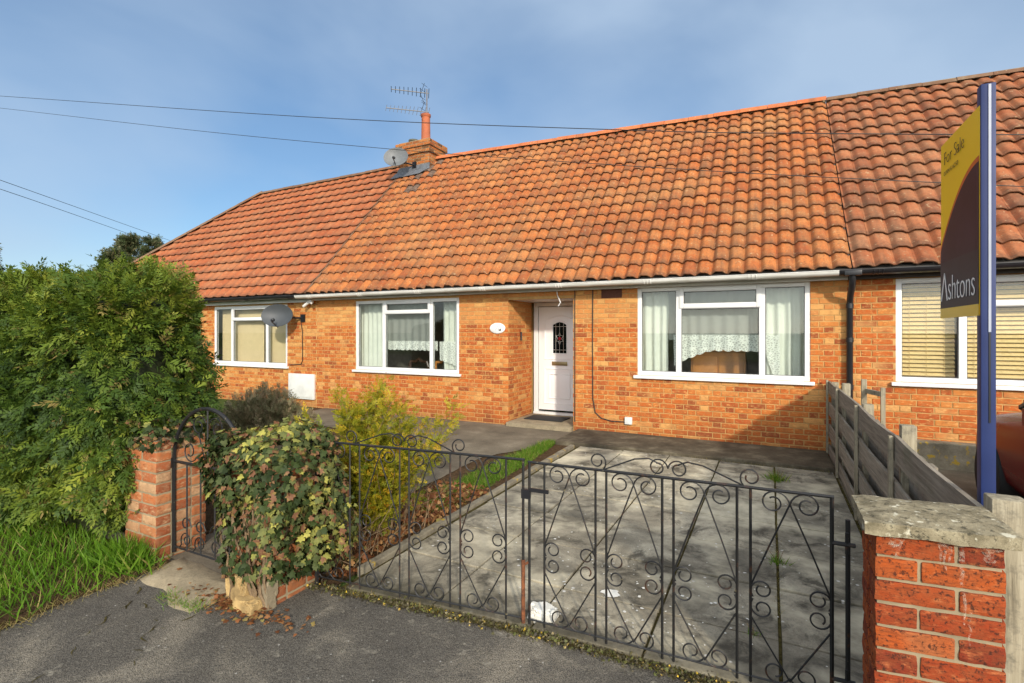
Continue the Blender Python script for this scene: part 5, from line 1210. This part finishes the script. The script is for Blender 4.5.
grass('tall_grass_tuft', 700, lambda: (-3.98+RNG.normal()*.11, 1.93+RNG.normal()*.06, 0), (.10, .22), M['grass_blade'], .05, .6)
def strip():
    y = RNG.uniform(3.7, 6.85); c = -2.78-.04*(y-3.6)/3; w_ = .20 if y < 5.6 else .20-.1*(y-5.6)
    return (c+RNG.uniform(-w_, w_), y, .0)
grass('grass_strip', 7500, strip, (.03, .085), M['grass_blade'], .1, .7)
def joint_moss():
    k = RNG.random()
    if k < .3: return (.045+RNG.normal()*.012, RNG.uniform(3.2, 6.7), .008)
    if k < .6: return (RNG.uniform(-1.0, .6), 6.74+RNG.normal()*.02, .01)
    if k < .85: x = RNG.uniform(-2.5, .25); return (x, kline(x)+RNG.normal()*.018, .0)
    return (.645+RNG.normal()*.02, RNG.uniform(3.0, 6.7), .0)
grass('joint_weeds', 1800, joint_moss, (.012, .04), M['dry_grass'], .5, .9)
def dbr(n_, w_): x = RNG.uniform(-2.6, .28, n_); return np.stack([x, np.array([kline(q) for q in x])+RNG.normal(-.002, w_, n_), RNG.uniform(-.010, .012, n_)], 1)
n_ = 4200; P = dbr(n_, .024); tag(scatter('edge_debris', IV[0], IV[1], frames(rnd_dirs(n_), np.array([0, 0, .6])+rnd_dirs(n_)*.6, RNG.uniform(.006, .020, n_)), P, RNG.random(n_), M['debris']), kind='stuff')
grass('gateway_weeds', 300, lambda: (RNG.uniform(-3.3, -2.9), 1.80+RNG.normal()*.03, 0.0), (.02, .06), M['grass_blade'], .2, .9)
# leaf litter and dead stems in the bed beside the drive
n_ = 1500; P = np.stack([RNG.uniform(-3.02, -2.47, n_), RNG.uniform(2.45, 4.4, n_), RNG.uniform(.005, .07, n_)], 1)
tag(scatter('leaf_litter', IV[0], IV[1], frames(rnd_dirs(n_), np.array([0, 0, 1.])+rnd_dirs(n_)*.6, RNG.uniform(.025, .055, n_)), P, RNG.random(n_), M['litter_leaf']), kind='stuff')
n_ = 420; P = np.stack([RNG.normal(-2.78, .22, n_), 1.93+RNG.normal(0, .05, n_), RNG.uniform(-.006, .015, n_)], 1)
tag(scatter('leaf_litter', IV[0], IV[1], frames(rnd_dirs(n_)*np.array([1, 1, .2]), np.array([0, 0, 1.])+rnd_dirs(n_)*.4, RNG.uniform(.012, .034, n_)), P, RNG.random(n_), M['litter_leaf']), kind='stuff')
mb = MB()
for k in range(110):
    x, y = RNG.uniform(-3.0, -2.48), RNG.uniform(2.45, 3.5); h = RNG.uniform(.12, .42); dx, dy_ = RNG.normal(0, .12, 2)
    mb.tube([(x, y, 0), (x+dx*.4, y+dy_*.4, h*.6), (x+dx, y+dy_, h)], [.004, .003, .0015], 3)
tag(mb.build('dead_stems', M['ivy_stem']), kind='stuff')
def weed(label, c, s_, n_):
    P = np.tile(np.array(c), (n_, 1))+RNG.normal(0, s_*.35, (n_, 3))*np.array([1, 1, .0])+np.array([0, 0, 1.])*RNG.uniform(0, s_*.9, (n_, 1)); t = RNG.uniform(.3, .85, n_)
    n_ *= 3; P = np.array(c)+RNG.normal(0, s_*.30, (n_, 3))*np.array([1, 1, 0]); root = empty('weed', c, label, 'weed', 'weeds in the driveway joints')
    scatter('foliage', BT[0], BT[1], frames(np.stack([RNG.normal(0, .6, n_), RNG.normal(0, .6, n_), np.ones(n_)], 1), rnd_dirs(n_), RNG.uniform(s_*.25, s_*.9, n_)), P, RNG.uniform(.2, 1., n_), M['grass_blade'], root)
    mb = MB()
    for k in range(5): mb.tube([c, (c[0]+RNG.normal()*s_*.3, c[1]+RNG.normal()*s_*.3, c[2]+s_*.8)], .002, 3)
    mb.build('stem', M['ivy_stem'], root)
weed('yellow green weed at the top of the driveway, against the dark concrete strip', (.06, 6.15, .0), .16, 60); weed('bright green weed in the slab joint behind the right gate scrolls', (.05, 3.95, .01), .10, 34); weed('tiny weed low behind the right gate beside a slab joint', (-.08, 2.95, .01), .055, 16)

# ------------------------------------------------------------------ conifers far behind
def conifer(label, x, y, h, r, seed):
    root = empty('conifer_tree', (x, y, 0), label, 'tree', 'conifers beyond the roof'); rs = np.random.default_rng(seed)
    mb = MB(); mb.tube([(x, y, 0), (x+.1, y, h*.5), (x, y, h)], [.22, .13, .02], 7); pts, axs, sz = [], [], []
    for k in range(130):
        t = rs.uniform(.15, 1); a = rs.uniform(0, 2*math.pi); L = r*(1.05-t)*rs.uniform(.6, 1.1)+.15; b = Vector((x, y, h*t)); tip = b+Vector((math.cos(a)*L, math.sin(a)*L, L*rs.uniform(-.05, .45))); mb.tube([b, tip], [.03, .01], 4)
        for q in range(26): s_ = rs.uniform(.15, 1); p = b.lerp(tip, s_); pts.append(p); axs.append((tip-b).normalized()*.8+Vector(rs.normal(size=3))*.5+Vector((0, 0, .25))); sz.append(rs.uniform(.22, .5))
    P = np.array(pts); N2 = len(P); scatter('crown', ST[0], ST[1], frames(np.array(axs), rnd_dirs(N2), np.array(sz)), P, rs.random(N2), M['far_conifer'], root); mb.build('trunk', M['tree_bark'], root)
def spot(px, t): q = Vector((0, 0, 1.6))+ray(px, 332)*t; return q.x, q.y
conifer('taller dark conifer tree far behind, left of the hipped roof', *spot(129, 30), 7.25, 2.0, 1)
conifer('shorter conifer tree far behind, half hidden by the hip of the roof', *spot(152, 33), 7.55, 2.0, 2)
conifer('bushy conifer tree peeping over the hedge top beside the taller conifer', *spot(112, 27), 5.75, 1.6, 3)
conifer('conifer tree at the far left edge with only a branch tip in view', *spot(-22, 26), 6.9, 1.9, 4)
